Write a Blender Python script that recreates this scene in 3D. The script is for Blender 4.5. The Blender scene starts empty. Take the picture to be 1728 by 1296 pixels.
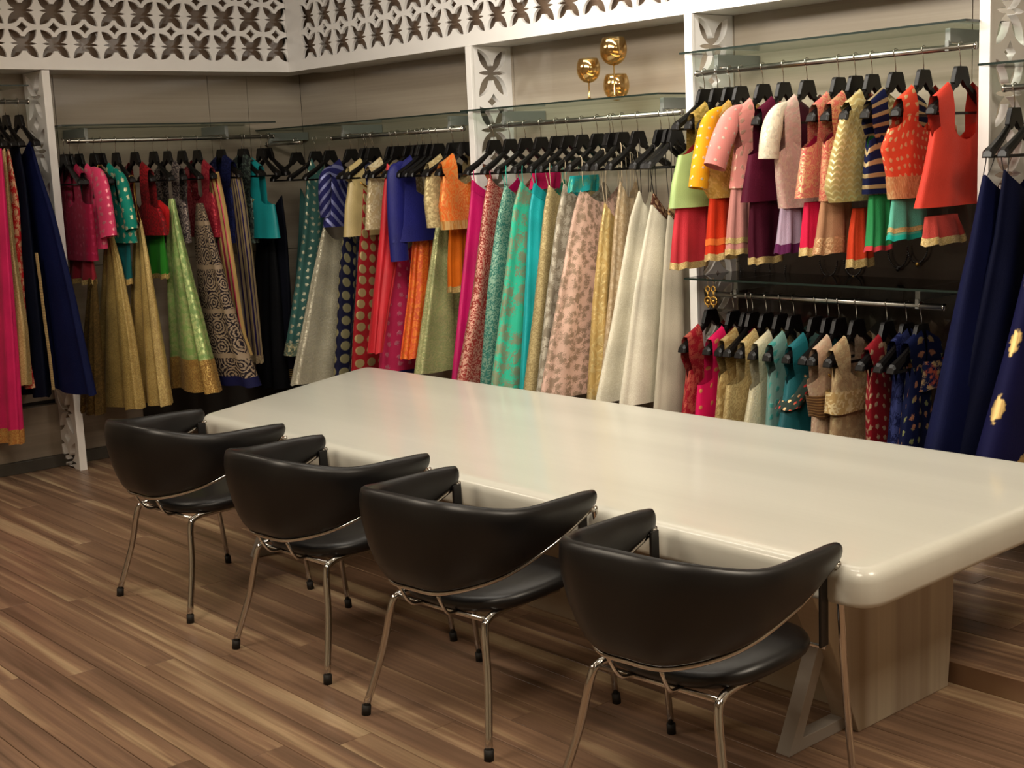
import bpy, bmesh, math, random
from mathutils import Vector, Matrix
random.seed(7)
S = bpy.context.scene
COL = S.collection
PI = math.pi

# ------------------------------------------------------------------ camera
CAMF = Vector((-0.7485729, 0.64273218, -0.16289246))
CAMR = Vector((0.65620631, 0.75335165, -0.04306468))
CAMU = Vector((-0.09503625, 0.13912811, 0.98570355))
FPX = 2273.67
EYE = Vector((0, 0, 1.8))
cd = bpy.data.cameras.new('camera'); cam = bpy.data.objects.new('camera', cd); COL.objects.link(cam)
cd.sensor_fit = 'HORIZONTAL'; cd.sensor_width = 36.0; cd.lens = FPX / 1728 * 36.0
cd.clip_start = 0.05; cd.clip_end = 60
M = Matrix((CAMR, CAMU, -CAMF)).transposed().to_4x4(); M.translation = EYE
cam.matrix_world = M
S.camera = cam

# ------------------------------------------------------------------ world, lights, exposure
S.view_settings.view_transform = 'Standard'; S.view_settings.look = 'None'
S.view_settings.gamma = 1.0; S.view_settings.use_curve_mapping = False
S.view_settings.exposure = 0.0
w = bpy.data.worlds.new('world'); S.world = w; w.use_nodes = True
w.node_tree.nodes['Background'].inputs[0].default_value = (0.9, 0.85, 0.75, 1)
w.node_tree.nodes['Background'].inputs[1].default_value = 0.15

def area(loc, size, power, col, tgt=None, spread=180, name='ceiling_light_source'):
    l = bpy.data.lights.new(name, 'AREA'); l.shape = 'RECTANGLE'
    l.size, l.size_y = size; l.energy = power; l.color = col; l.spread = math.radians(spread)
    o = bpy.data.objects.new(name, l); COL.objects.link(o); o.location = loc
    d = (Vector(tgt) - Vector(loc)) if tgt else Vector((0, 0, -1))
    o.rotation_euler = d.to_track_quat('-Z', 'Y').to_euler()
    return o
WARM = (1.0, 0.86, 0.68); NEUT = (1.0, 0.93, 0.82)
area((-3.6, 2.7, 3.07), (2.6, 0.5), 84, NEUT, (-3.9, 5.2, 1.5), 150)
area((-6.3, 2.6, 3.07), (1.4, 0.5), 18, NEUT, (-6.6, 5.2, 1.6), 150)
area((-4.3, 4.25, 3.09), (2.4, 0.25), 42, NEUT, (-4.4, 5.0, 2.0), 170)
area((-1.6, 1.4, 3.07), (0.8, 0.8), 50, WARM)
area((-4.2, 0.6, 3.07), (1.2, 0.6), 48, WARM)
area((-6.6, 1.4, 3.07), (0.9, 0.6), 24, WARM)
area((-0.4, 3.5, 3.07), (0.8, 0.8), 62, WARM)

# ------------------------------------------------------------------ helpers
def at_x(px, py, X):
    d = CAMF + CAMR * ((px - 864) / FPX) - CAMU * ((py - 648) / FPX)
    return EYE + d * (X / d.x)
def at_y(px, py, Y):
    d = CAMF + CAMR * ((px - 864) / FPX) - CAMU * ((py - 648) / FPX)
    return EYE + d * (Y / d.y)

def tag(o, label=None, cat=None, group=None, kind=None):
    if label: o['label'] = label
    if cat: o['category'] = cat
    if group: o['group'] = group
    if kind: o['kind'] = kind
    return o
def empty(name, loc, rz=0.0):
    o = bpy.data.objects.new(name, None); COL.objects.link(o)
    o.location = loc; o.rotation_euler = (0, 0, rz); o.empty_display_size = 0.05
    return o

class MB:
    def __init__(s): s.v = []; s.f = []; s.uv = {}
    def box(s, x0, x1, y0, y1, z0, z1):
        b = len(s.v)
        s.v += [(x, y, z) for z in (z0, z1) for y in (y0, y1) for x in (x0, x1)]
        for q in ((0,2,3,1),(4,5,7,6),(0,1,5,4),(2,6,7,3),(0,4,6,2),(1,3,7,5)): s.f.append(tuple(b+i for i in q))
        return s
    def loft(s, rings, closed=True, cap0=False, cap1=False, uvs=None):
        b = len(s.v); n = len(rings[0])
        for r in rings: s.v += [tuple(p) for p in r]
        m = n if closed else n - 1
        for i in range(len(rings)-1):
            for j in range(m):
                k = (j+1) % n
                f = (b+i*n+j, b+i*n+k, b+(i+1)*n+k, b+(i+1)*n+j)
                if uvs:
                    u0, u1 = uvs[0][i], uvs[0][i+1]; a0, a1 = uvs[1][j], uvs[1][j+1]
                    s.uv[len(s.f)] = ((a0,u0),(a1,u0),(a1,u1),(a0,u1))
                s.f.append(f)
        if cap0: s.f.append(tuple(b+j for j in range(n))[::-1])
        if cap1: s.f.append(tuple(b+(len(rings)-1)*n+j for j in range(n)))
        return s
    def tube(s, pts, r, n=8, cap=True, r2=None):
        pts = [Vector(p) for p in pts]; rings = []
        t0 = (pts[1]-pts[0]).normalized()
        nrm = t0.orthogonal().normalized()
        for i, p in enumerate(pts):
            t = (pts[min(i+1, len(pts)-1)] - pts[max(i-1, 0)]).normalized()
            nrm = (nrm - t * nrm.dot(t)).normalized(); bn = t.cross(nrm)
            rr = r if r2 is None else r + (r2-r)*i/(len(pts)-1)
            rings.append([p + nrm*rr*math.cos(2*PI*j/n) + bn*rr*math.sin(2*PI*j/n) for j in range(n)])
        return s.loft(rings, True, cap, cap)
    def lathe(s, prof, c=(0,0,0), n=20):
        s.loft([[(c[0]+r*math.cos(2*PI*j/n), c[1]+r*math.sin(2*PI*j/n), c[2]+z) for j in range(n)] for r, z in prof])
        return s
    def prism(s, poly, axis, a, b):
        # poly of 2D points extruded along axis
        def P(p, t): return {'x': (t, p[0], p[1]), 'y': (p[0], t, p[1]), 'z': (p[0], p[1], t)}[axis]
        return s.loft([[P(p, a) for p in poly], [P(p, b) for p in poly]], True, True, True)
    def data(s, name, mat, smooth=True):
        me = bpy.data.meshes.new(name); me.from_pydata(s.v, [], s.f)
        uvl = me.uv_layers.new(name='UVMap')
        if s.uv:
            for pi, q in s.uv.items():
                ls = me.polygons[pi].loop_start
                for k in range(4): uvl.data[ls+k].uv = q[k]
        bm = bmesh.new(); bm.from_mesh(me); bmesh.ops.recalc_face_normals(bm, faces=bm.faces); bm.to_mesh(me); bm.free()
        if smooth: me.shade_smooth()
        if mat: me.materials.append(mat)
        me.update(); return me
    def build(s, name, mat, parent=None, smooth=True, bevel=0, loc=None, seg=2):
        o = bpy.data.objects.new(name, s.data(name, mat, smooth)); COL.objects.link(o)
        if parent: o.parent = parent
        if loc: o.location = loc
        if bevel:
            md = o.modifiers.new('bevel', 'BEVEL'); md.width = bevel; md.segments = seg; md.limit_method = 'ANGLE'; md.angle_limit = math.radians(50)
            if smooth:
                wn = o.modifiers.new('wn', 'WEIGHTED_NORMAL'); wn.keep_sharp = True
        return o

def crom(P, n=6):
    P = [Vector(p) for p in P]; Q = [2*P[0]-P[1]] + P + [2*P[-1]-P[-2]]; out = []
    for i in range(1, len(Q)-2):
        a, b, c, d = Q[i-1:i+3]
        for k in range(n):
            t = k/n
            out.append(.5*((2*b)+(c-a)*t+(2*a-5*b+4*c-d)*t*t+(3*b-a-3*c+d)*t**3))
    out.append(P[-1]); return out

# ------------------------------------------------------------------ materials
def srgb(c):
    if isinstance(c, str): c = tuple(int(c[i:i+2], 16)/255 for i in (0, 2, 4))
    return tuple((x/12.92 if x <= .04045 else ((x+.055)/1.055)**2.4) for x in c) + (1,)
def newmat(name):
    m = bpy.data.materials.new(name); m.use_nodes = True
    nt = m.node_tree; return m, nt, nt.nodes['Principled BSDF']
def simple(name, col, rough=.5, metal=0., coat=0., spec=.5, sheen=0.):
    m, nt, b = newmat(name)
    b.inputs['Base Color'].default_value = srgb(col); b.inputs['Roughness'].default_value = rough
    b.inputs['Metallic'].default_value = metal; b.inputs['Coat Weight'].default_value = coat
    b.inputs['Specular IOR Level'].default_value = spec; b.inputs['Sheen Weight'].default_value = sheen
    return m
def N(nt, t, **k):
    n = nt.nodes.new(t)
    for a, v in k.items():
        if a.startswith('_'): n.inputs[a[1:].replace('_', ' ')].default_value = v
        else: setattr(n, a, v)
    return n
def ramp(nt, stops, interp='LINEAR'):
    r = nt.nodes.new('ShaderNodeValToRGB'); r.color_ramp.interpolation = interp
    e = r.color_ramp.elements
    while len(e) < len(stops): e.new(.5)
    for i, (p, c) in enumerate(stops): e[i].position = p; e[i].color = c
    return r
def math_n(nt, op, a, b=None, c=None):
    n = nt.nodes.new('ShaderNodeMath'); n.operation = op
    for i, x in enumerate((a, b, c)):
        if x is None: continue
        if isinstance(x, (int, float)): n.inputs[i].default_value = x
        else: nt.links.new(x, n.inputs[i])
    return n.outputs[0]
def mix(nt, fac, a, b):
    n = nt.nodes.new('ShaderNodeMix'); n.data_type = 'RGBA'
    nt.links.new(fac, n.inputs[0])
    for x, i in ((a, 6), (b, 7)):
        if isinstance(x, tuple): n.inputs[i].default_value = x
        else: nt.links.new(x, n.inputs[i])
    return n.outputs[2]
def mapped(nt, scale, coord='Object', loc=(0,0,0), rot=(0,0,0)):
    tc = nt.nodes.new('ShaderNodeTexCoord'); mp = nt.nodes.new('ShaderNodeMapping')
    mp.inputs['Scale'].default_value = scale; mp.inputs['Location'].default_value = loc; mp.inputs['Rotation'].default_value = rot
    nt.links.new(tc.outputs[coord], mp.inputs[0]); return mp.outputs[0]

_cache = {}
def fabric(c1, c2=None, kind='plain', sc=1.0, rough=.7, metal2=.45, sheen=.05, bump=.3, c3=None):
    key = (c1, c2, kind, sc, rough, metal2, c3)
    if key in _cache: return _cache[key]
    m, nt, b = newmat('fabric_' + kind); L = nt.links
    tc = nt.nodes.new('ShaderNodeTexCoord'); uv = tc.outputs['UV']
    A = srgb(c1); B = srgb(c2) if c2 else None
    oi = nt.nodes.new('ShaderNodeObjectInfo')
    off = nt.nodes.new('ShaderNodeVectorMath'); off.operation = 'ADD'
    sv = nt.nodes.new('ShaderNodeCombineXYZ'); L.new(oi.outputs['Random'], sv.inputs[0]); L.new(oi.outputs['Random'], sv.inputs[2])
    L.new(uv, off.inputs[0]); L.new(sv.outputs[0], off.inputs[1]); P = off.outputs[0]
    def vor(scale, feat='F1', rnd=1.0, vec=None):
        v = N(nt, 'ShaderNodeTexVoronoi', feature=feat); v.voronoi_dimensions = '2D'
        v.inputs['Scale'].default_value = scale; v.inputs['Randomness'].default_value = rnd
        L.new(vec or P, v.inputs['Vector']); return v
    def noi(scale, det=3, vec=None, dist=0.):
        v = N(nt, 'ShaderNodeTexNoise'); v.noise_dimensions = '2D'; v.inputs['Scale'].default_value = scale; v.inputs['Detail'].default_value = det
        v.inputs['Distortion'].default_value = dist
        L.new(vec or P, v.inputs['Vector']); return v.outputs['Fac']
    def th(x, t, wdt=.05, inv=False):
        r = ramp(nt, [(max(0, t-wdt), (1,1,1,1) if inv else (0,0,0,1)), (min(1, t+wdt), (0,0,0,1) if inv else (1,1,1,1))])
        L.new(x, r.inputs[0]); return r.outputs[0]
    mask = None
    if kind == 'brocade':      # small all-over woven floral
        n1 = noi(38*sc, 2, None, 2.2); mask = th(n1, .52, .04)
    elif kind == 'floral':     # bigger floral sprays of thread
        v = vor(24*sc, 'F1', 1.0); n1 = noi(70*sc, 3, None, 2.5); n2 = noi(26*sc, 1, None, 1.0)
        s = math_n(nt, 'ADD', math_n(nt, 'MULTIPLY', v.outputs['Distance'], .6), math_n(nt, 'ADD', math_n(nt, 'MULTIPLY', n1, .9), math_n(nt, 'MULTIPLY', n2, .5))); mask = th(s, .93, .05, True)
    elif kind == 'speckle':    # dense sequin embroidery
        v = vor(165*sc, 'F1', 1.0); c = N(nt, 'ShaderNodeSeparateColor'); L.new(v.outputs['Color'], c.inputs[0]); n1 = noi(16*sc, 2)
        mask = th(math_n(nt, 'MULTIPLY', c.outputs[0], math_n(nt, 'ADD', n1, .3)), .40, .10)
    elif kind == 'lace':
        n1 = noi(22*sc, 4, None, 3.0); mask = th(n1, .5, .03)
    elif kind == 'dots':
        v = vor(17*sc, 'F1', 0.25); mask = th(v.outputs['Distance'], .125, .03, True)
    elif kind == 'buttis':     # scattered small motifs
        v = vor(17*sc, 'F1', .35); n1 = noi(90, 1)
        s = math_n(nt, 'ADD', v.outputs['Distance'], math_n(nt, 'MULTIPLY', n1, .3)); mask = th(s, .36, .04, True)
    elif kind == 'circles':
        v = vor(14*sc, 'F1', .12); mask = th(v.outputs['Distance'], .36, .03, True)
    elif kind in ('stripes', 'hstripes', 'vstripes'):
        wv = N(nt, 'ShaderNodeTexWave'); wv.inputs['Scale'].default_value = 12*sc; wv.inputs['Distortion'].default_value = .4
        wv.bands_direction = {'stripes': 'DIAGONAL', 'hstripes': 'Y', 'vstripes': 'X'}[kind]
        L.new(P, wv.inputs['Vector']); mask = th(wv.outputs['Fac'], .72, .08)
    elif kind == 'sequin':
        v = vor(95*sc, 'F1', 1.0); n1 = noi(14*sc, 3)
        c = N(nt, 'ShaderNodeSeparateColor'); L.new(v.outputs['Color'], c.inputs[0])
        mask = th(math_n(nt, 'MULTIPLY', c.outputs[0], math_n(nt, 'ADD', n1, .35)), .5, .08)
    elif kind == 'scallop':
        sep = N(nt, 'ShaderNodeSeparateXYZ'); L.new(P, sep.inputs[0])
        ph = math_n(nt, 'ABSOLUTE', math_n(nt, 'SINE', math_n(nt, 'MULTIPLY', sep.outputs[0], 60*sc)))
        zz = math_n(nt, 'ADD', math_n(nt, 'MULTIPLY', sep.outputs[1], 30*sc), math_n(nt, 'MULTIPLY', ph, -.55))
        mask = th(math_n(nt, 'FRACT', zz), .62, .1)
    elif kind == 'kalam':      # dense linear print in bands, light on dark
        v = vor(7*sc, 'F1', .5); n1 = noi(30, 2, None, 1.5)
        rings_ = math_n(nt, 'FRACT', math_n(nt, 'ADD', math_n(nt, 'MULTIPLY', v.outputs['Distance'], 5.0), math_n(nt, 'MULTIPLY', n1, 1.2)))
        sep = N(nt, 'ShaderNodeSeparateXYZ'); L.new(uv, sep.inputs[0])
        ln = math_n(nt, 'LESS_THAN', math_n(nt, 'FRACT', math_n(nt, 'MULTIPLY', sep.outputs[1], 3.6)), .10)
        mask = th(math_n(nt, 'MAXIMUM', rings_, ln), .50, .10)
    elif kind == 'motif':      # teardrop gold medallions
        mp = N(nt, 'ShaderNodeMapping'); mp.inputs['Scale'].default_value = (1.0, .72, 1); L.new(uv, mp.inputs[0])
        v = vor(9.0*sc, 'F1', .0, mp.outputs[0]); n1 = noi(50, 1, uv)
        s = math_n(nt, 'ADD', v.outputs['Distance'], math_n(nt, 'MULTIPLY', n1, .14)); mask = th(s, .27, .02, True)
    fine = noi(220, 1); soft = noi(5, 2)
    var = ramp(nt, [(0.2, (.78,.78,.78,1)), (.8, (1.12,1.12,1.12,1))]); L.new(soft, var.inputs[0])
    base = A
    if mask is not None:
        col2 = B
        if c3:
            col2 = mix(nt, th(noi(9*sc, 1), .5, .05), B, srgb(c3))
        base = mix(nt, mask, A, col2)
    mm = nt.nodes.new('ShaderNodeMix'); mm.data_type = 'RGBA'; mm.blend_type = 'MULTIPLY'; mm.inputs[0].default_value = 1.0
    if isinstance(base, tuple): mm.inputs[6].default_value = base
    else: L.new(base, mm.inputs[6])
    L.new(var.outputs[0], mm.inputs[7]); L.new(mm.outputs[2], b.inputs['Base Color'])
    b.inputs['Roughness'].default_value = rough; b.inputs['Sheen Weight'].default_value = sheen
    b.inputs['Sheen Roughness'].default_value = .4; b.inputs['Specular IOR Level'].default_value = .2 if rough > .55 else .45
    if max(A[:3]) < .08: b.inputs['Sheen Weight'].default_value = 0.0; b.inputs['Specular IOR Level'].default_value = .1
    h = fine
    if mask is not None:
        L.new(math_n(nt, 'MULTIPLY', mask, metal2), b.inputs['Metallic'])
        L.new(math_n(nt, 'SUBTRACT', rough, math_n(nt, 'MULTIPLY', mask, max(0, rough-.35))), b.inputs['Roughness'])
        h = math_n(nt, 'ADD', mask, math_n(nt, 'MULTIPLY', fine, .3))
    bp = N(nt, 'ShaderNodeBump'); bp.inputs['Strength'].default_value = bump; bp.inputs['Distance'].default_value = .004
    L.new(h, bp.inputs['Height']); L.new(bp.outputs[0], b.inputs['Normal'])
    _cache[key] = m; return m

def glass_mat(name, tint, rough=.02, gl=.5):
    m, nt, b = newmat(name); nt.nodes.remove(b); L = nt.links
    out = nt.nodes['Material Output']
    t = N(nt, 'ShaderNodeBsdfTransparent'); t.inputs[0].default_value = srgb(tint)
    g = N(nt, 'ShaderNodeBsdfGlossy'); g.inputs['Roughness'].default_value = rough
    f = N(nt, 'ShaderNodeFresnel'); f.inputs[0].default_value = 1.5
    mx = N(nt, 'ShaderNodeMixShader'); gm = N(nt, 'ShaderNodeNewGeometry'); L.new(math_n(nt, 'MULTIPLY', f.outputs[0], math_n(nt, 'SUBTRACT', 1.0, gm.outputs['Backfacing'])), mx.inputs[0]); L.new(t.outputs[0], mx.inputs[1]); L.new(g.outputs[0], mx.inputs[2])
    L.new(mx.outputs[0], out.inputs[0]); return m

def floor_mat():
    m, nt, b = newmat('wood_floor'); L = nt.links
    geo = nt.nodes.new('ShaderNodeNewGeometry'); oi = nt.nodes.new('ShaderNodeObjectInfo')
    cx = N(nt, 'ShaderNodeCombineXYZ'); L.new(math_n(nt, 'MULTIPLY', oi.outputs['Random'], .35), cx.inputs[2]); L.new(math_n(nt,'MULTIPLY',oi.outputs['Random'],7.0), cx.inputs[0])
    ad = N(nt, 'ShaderNodeVectorMath', operation='ADD'); L.new(geo.outputs['Position'], ad.inputs[0]); L.new(cx.outputs[0], ad.inputs[1])
    def nz(scale, det, dist=0.):
        mp = N(nt, 'ShaderNodeMapping'); mp.inputs['Scale'].default_value = scale; L.new(ad.outputs[0], mp.inputs[0])
        n = N(nt, 'ShaderNodeTexNoise'); n.inputs['Scale'].default_value = 1.0; n.inputs['Detail'].default_value = det; n.inputs['Distortion'].default_value = dist
        L.new(mp.outputs[0], n.inputs[0]); return n.outputs['Fac']
    s = nz((.45, 10, 1), 3, .8)
    r1 = ramp(nt, [(.30, srgb('66503e')), (.45, srgb('7e6350')), (.56, srgb('8c6f58')), (.64, srgb('aa9072')), (.76, srgb('b8a282'))]); L.new(s, r1.inputs[0])
    g = nz((2.0, 70, 1), 4, .3); r2 = ramp(nt, [(.25, (.68,.66,.64,1)), (.7, (1.1,1.1,1.1,1))]); L.new(g, r2.inputs[0])
    mm = nt.nodes.new('ShaderNodeMix'); mm.data_type = 'RGBA'; mm.blend_type = 'MULTIPLY'; mm.inputs[0].default_value = 1.0
    L.new(r1.outputs[0], mm.inputs[6]); L.new(r2.outputs[0], mm.inputs[7]); L.new(mm.outputs[2], b.inputs['Base Color'])
    b.inputs['Roughness'].default_value = .38; b.inputs['Specular IOR Level'].default_value = .45
    return m
def laminate(name, cols, axis='z', sc=1.0, rough=.3, coat=.6, grain=.06):
    # cols: dark..light ; bands run horizontally (vary along axis)
    m, nt, b = newmat(name); L = nt.links
    geo = nt.nodes.new('ShaderNodeNewGeometry')
    def nz(scale, det, dist=0.):
        mp = N(nt, 'ShaderNodeMapping'); mp.inputs['Scale'].default_value = scale; L.new(geo.outputs['Position'], mp.inputs[0])
        n = N(nt, 'ShaderNodeTexNoise'); n.inputs['Scale'].default_value = 1.0; n.inputs['Detail'].default_value = det; n.inputs['Distortion'].default_value = dist
        L.new(mp.outputs[0], n.inputs[0]); return n.outputs['Fac']
    big = {'z': (.25, .25, 5*sc), 'y': (.3, 9*sc, .25), 'x': (9*sc, .3, .3)}[axis]
    fn = {'z': (1.5, 1.5, 90), 'y': (1.5, 90, 1.5), 'x': (90, 1.5, 1.5)}[axis]
    r1 = ramp(nt, [(.3, srgb(cols[0])), (.5, srgb(cols[1])), (.7, srgb(cols[2]))]); L.new(nz(big, 2, .2), r1.inputs[0])
    r2 = ramp(nt, [(.2, (1-grain*2,)*3+(1,)), (.8, (1+grain,)*3+(1,))]); L.new(nz(fn, 3), r2.inputs[0])
    mm = nt.nodes.new('ShaderNodeMix'); mm.data_type = 'RGBA'; mm.blend_type = 'MULTIPLY'; mm.inputs[0].default_value = 1.0
    L.new(r1.outputs[0], mm.inputs[6]); L.new(r2.outputs[0], mm.inputs[7]); L.new(mm.outputs[2], b.inputs['Base Color'])
    b.inputs['Roughness'].default_value = rough; b.inputs['Coat Weight'].default_value = coat; b.inputs['Coat Roughness'].default_value = .08 if rough < .4 else .13
    return m

M_FLOOR = floor_mat()
M_WALL = laminate('taupe_laminate', ('857869', '9d9180', 'b8ad9b'), 'z', 1.0, .3, .7)
M_WHITE = simple('white_lacquer', 'eeebe7', .28, coat=.3)
M_DARKBACK = simple('brown_gloss_back', '6a5849', .14, coat=.5)
M_CEIL = simple('ceiling_paint', 'd8d2c6', .8)
M_ROOM = simple('room_paint', 'b9ad98', .7)
M_CHROME = simple('chrome', 'c9c5bf', .12, 1.0)
M_STEEL = simple('brushed_steel', 'a9a8a2', .28, 1.0)
M_BLACKPL = simple('black_plastic', '0a0808', .34, spec=.35)
M_LEATHER = simple('black_leather', '0d0c0d', .37, spec=.5)
M_RUBBER = simple('black_rubber', '17130f', .7)
M_GLASS = glass_mat('shelf_glass', 'e6efe9')
M_GLEDGE = simple('green_glass_edge', '1f2a25', .2)
M_BRACK = simple('grey_bracket', '8b8d8a', .4, .3)
M_TABLE = laminate('cream_gloss_table', ('bebdb2', 'c5c4b9', 'cccbc0'), 'y', .35, .40, .5, .015)
M_BASE = laminate('pale_oak_base', ('8a775e', 'a29380', 'b5a892'), 'y', 1.0, .45, .1, .05)
M_GREYLEG = simple('grey_brace', '9b948c', .4)
M_GOLDGL = simple('gold_mercury_glass', 'c9a66a', .12, .85, coat=.5)
M_GOLD = simple('antique_gold', 'c39b4f', .3, 1.0)
M_JET = simple('jet_beads', '0c0a09', .15, coat=.5)
M_SEAM = simple('dark_joint', '2a241e', .8)

# ------------------------------------------------------------------ the setting
XA, YB, ZC = -8.40, 5.34, 3.12          # wall planes and ceiling
PH = .075                                # platform height
fl = MB().box(XA-.1, 2.0, -1.6, YB+.1, -.12, -.012).build('floor', M_SEAM, None, False); tag(fl, kind='structure')
# planks
pw, pl = .125, 2.1
pmesh = {}
def plank(L, W):
    k = (round(L, 3), round(W, 3))
    if k not in pmesh:
        g = .0012; z0, z1, e = -.012, 0.0, .0012
        mb = MB(); mb.loft([[(g,g,z0),(L-g,g,z0),(L-g,W-g,z0),(g,W-g,z0)], [(g,g,z1-e),(L-g,g,z1-e),(L-g,W-g,z1-e),(g,W-g,z1-e)],
                            [(g+e,g+e,z1),(L-g-e,g+e,z1),(L-g-e,W-g-e,z1),(g+e,W-g-e,z1)]], True, False, True)
        pmesh[k] = mb.data('plank', M_FLOOR, False)
    return pmesh[k]
y = -1.2; row = 0
while y < 3.9:
    x = -8.30 - ((row*.47) % 1.0)*pl
    xe = -.2 if y < 1.0 else .6
    while x < xe:
        x0 = max(x, -8.32); L = x+pl-x0
        if L > .02 and not (y < 1.0 and x + L < -7.2 + 0*y and y < .2):
            o = bpy.data.objects.new('plank', plank(L, min(pw, 3.915-y))); COL.objects.link(o); o.location = (x0, y, 0); o.parent = fl
        x += pl
    y += pw; row += 1
# raised platform along the right-hand rack wall
plat = MB().box(XA+.05, 1.4, 3.915, YB-.01, 0.0, PH-.012).build('platform', M_BASE, None, False); plat['kind'] = 'structure'; plat.name = 'trim_1'
nose = MB().box(-8.3, 1.4, 3.900, 3.935, .0, PH+.001).build('riser', M_FLOOR, plat, False, .002)
y = 3.936; row = 0
while y < 5.2:
    x = -8.3 + ((row*.61) % 1.0)*pl - pl
    while x < 1.0:
        x0 = max(x, -8.3); L = x+pl-x0
        if L > .02:
            o = bpy.data.objects.new('plank', plank(L, pw)); COL.objects.link(o); o.location = (x0, y, PH); o.parent = plat
        x += pl
    y += pw; row += 1

def wall(name, x0, x1, y0, y1, z0, z1, m): return tag(MB().box(x0, x1, y0, y1, z0, z1).build(name, m, None, False), kind='structure')
wA = wall('wall_left', XA-.12, XA-.012, -1.6, YB+.2, 0, ZC, M_SEAM)
wB = wall('wall_back', XA-.12, 2.0, YB+.012, YB+.14, 0, ZC, M_SEAM)
wall('wall_front', XA-.12, 2.0, -1.7, -1.6, 0, ZC, M_ROOM)
wall('wall_right', 2.0, 2.1, -1.7, YB+.14, 0, ZC, M_ROOM)
wall('ceiling', XA-.12, 2.1, -1.7, YB+.2, ZC, ZC+.1, M_CEIL)
# laminate sheets of the two rack walls, with recessed joints
ya = [at_x(p, 130, XA).y for p in (88, 349, 415)]
cuts = [-1.2, 0.4, 1.6, 2.55] + ya + [YB]
for a, b in zip(cuts[:-1], cuts[1:]):
    for z0, z1 in ((.42, 1.25), (1.25, ZC)):
        MB().box(XA-.012, XA, a+.002, b-.002, z0+.002, z1-.002).build('wall_panel', M_WALL, wA, False)
xb = [at_y(p, 150, YB).x for p in (599, 868, 1240, 1640)]
cuts = [XA] + xb + [-1.6, -.4, .9]
for a, b in zip(cuts[:-1], cuts[1:]):
    for z0, z1 in ((.0, 1.25), (1.25, ZC)):
        MB().box(a+.002, b-.002, YB, YB+.012, z0+.002, z1-.002).build('wall_panel', M_WALL, wB, False)
# low plinth and skirting on the left wall
pb = MB().box(XA, XA+.07, -1.2, 3.9, .07, .40).build('plinth_panel', laminate('plinth', ('6f6353', '7f7262', '8d8070'), 'z', 1, .4, .2), wA, False, .002)
tag(MB().box(XA, XA+.11, -1.2, 3.9, 0, .075).build('baseboard_left', simple('dark_skirting', '3b362e', .5), None, False, .003), kind='structure')

# fretwork ----------------------------------------------------------------
def flower(cx, cy, tx, ty, lx, wd, wl, r0, n=7):
    """outline of one six-leaf cut-out: four diagonal leaves and two small level ones"""
    L1 = math.hypot(tx, ty); a = math.atan2(ty, tx)
    petals = [(0, lx, wl), (a, L1, wd), (PI-a, L1, wd), (PI, lx, wl), (PI+a, L1, wd), (2*PI-a, L1, wd)]
    pts = []
    for ang, L, wdt in petals:
        ca, sa = math.cos(ang), math.sin(ang)
        side = []
        for i in range(n+1):
            r = r0 + (L-r0)*i/n; h = wdt*math.sin(PI*r/L)**.85 if i < n else 0
            side.append((r, h))
        for r, h in side: pts.append((cx+ca*r+sa*h, cy+sa*r-ca*h))
        for r, h in side[-2::-1]: pts.append((cx+ca*r-sa*h, cy+sa*r+ca*h))
    return pts
def diamond(cx, cy, dx, dy):
    pts = []
    cor = [(dx,0),(0,dy),(-dx,0),(0,-dy)]
    for i in range(4):
        a, b = cor[i], cor[(i+1)%4]
        pts.append((cx+a[0], cy+a[1])); pts.append((cx+(a[0]+b[0])*.43, cy+(a[1]+b[1])*.43))
    return pts
def fret(name, rect, holes, thick, mat, parent, mw):
    cu = bpy.data.curves.new(name, 'CURVE'); cu.dimensions = '2D'; cu.fill_mode = 'BOTH'; cu.extrude = thick/2
    def sp(pts):
        s = cu.splines.new('POLY'); s.points.add(len(pts)-1); s.use_cyclic_u = True
        for p, q in zip(s.points, pts): p.co = (q[0], q[1], 0, 1)
    sp(rect)
    for h in holes: sp(h)
    tmp = bpy.data.objects.new(name, cu); COL.objects.link(tmp)
    dg = bpy.context.evaluated_depsgraph_get()
    me = bpy.data.meshes.new_from_object(tmp.evaluated_get(dg))
    bpy.data.objects.remove(tmp); me.materials.clear(); me.materials.append(mat)
    o = bpy.data.objects.new(name, me); COL.objects.link(o); o.parent = parent; o.matrix_local = mw
    return o
XH, YH, ZH = -8.05, 5.04, 2.462           # header faces and underside
PT = .192
def header(name, length, mw, first):
    base = empty(name, (0,0,0)); base['kind'] = 'structure'
    H = ZC - ZH
    holes = []; c = first
    while c < length-.12:
        for r in range(3):
            z = .150 + r*PT
            holes.append(flower(c, z, .085, .081, .080, .0262, .0078, .037))
            holes.append(diamond(c, z+PT/2, .035, .031) if z+PT/2+.04 < H else [])
        c += PT
    holes = [h for h in holes if h]
    fret('fretwork_face', [(0,0),(length,0),(length,H-.002),(0,H-.002)], holes, .018, M_WHITE, base, mw)
    return base
# left header face looks to +x ; curve X axis -> world -y from the corner, curve Y -> z
mwA = Matrix(((0,0,1,XH-.009),(-1,0,0,YH),(0,1,0,ZH),(0,0,0,1)))
hA = header('trim_2', 5.6, mwA, 5.04-4.955)
MB().box(XA, XH-.018, YH-5.6, YH+.2, ZH, ZH+.02).build('soffit', M_WHITE, hA, False)
MB().box(XH-.075, XH-.055, YH-5.6, YH, ZH+.02, ZC-.002).build('back_panel', M_DARKBACK, hA, False)
mwB = Matrix(((1,0,0,XH-.009),(0,0,-1,YH+.009),(0,1,0,ZH),(0,0,0,1)))
xf = at_y(521.5, 79.6, YH).x
hB = header('trim_3', 8.8, mwB, xf-(XH-.009)-PT if xf-(XH-.009)-PT > .09 else xf-(XH-.009))
MB().box(XH-.009, .75, YH+.018, YB, ZH, ZH+.02).build('soffit', M_WHITE, hB, False)
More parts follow.
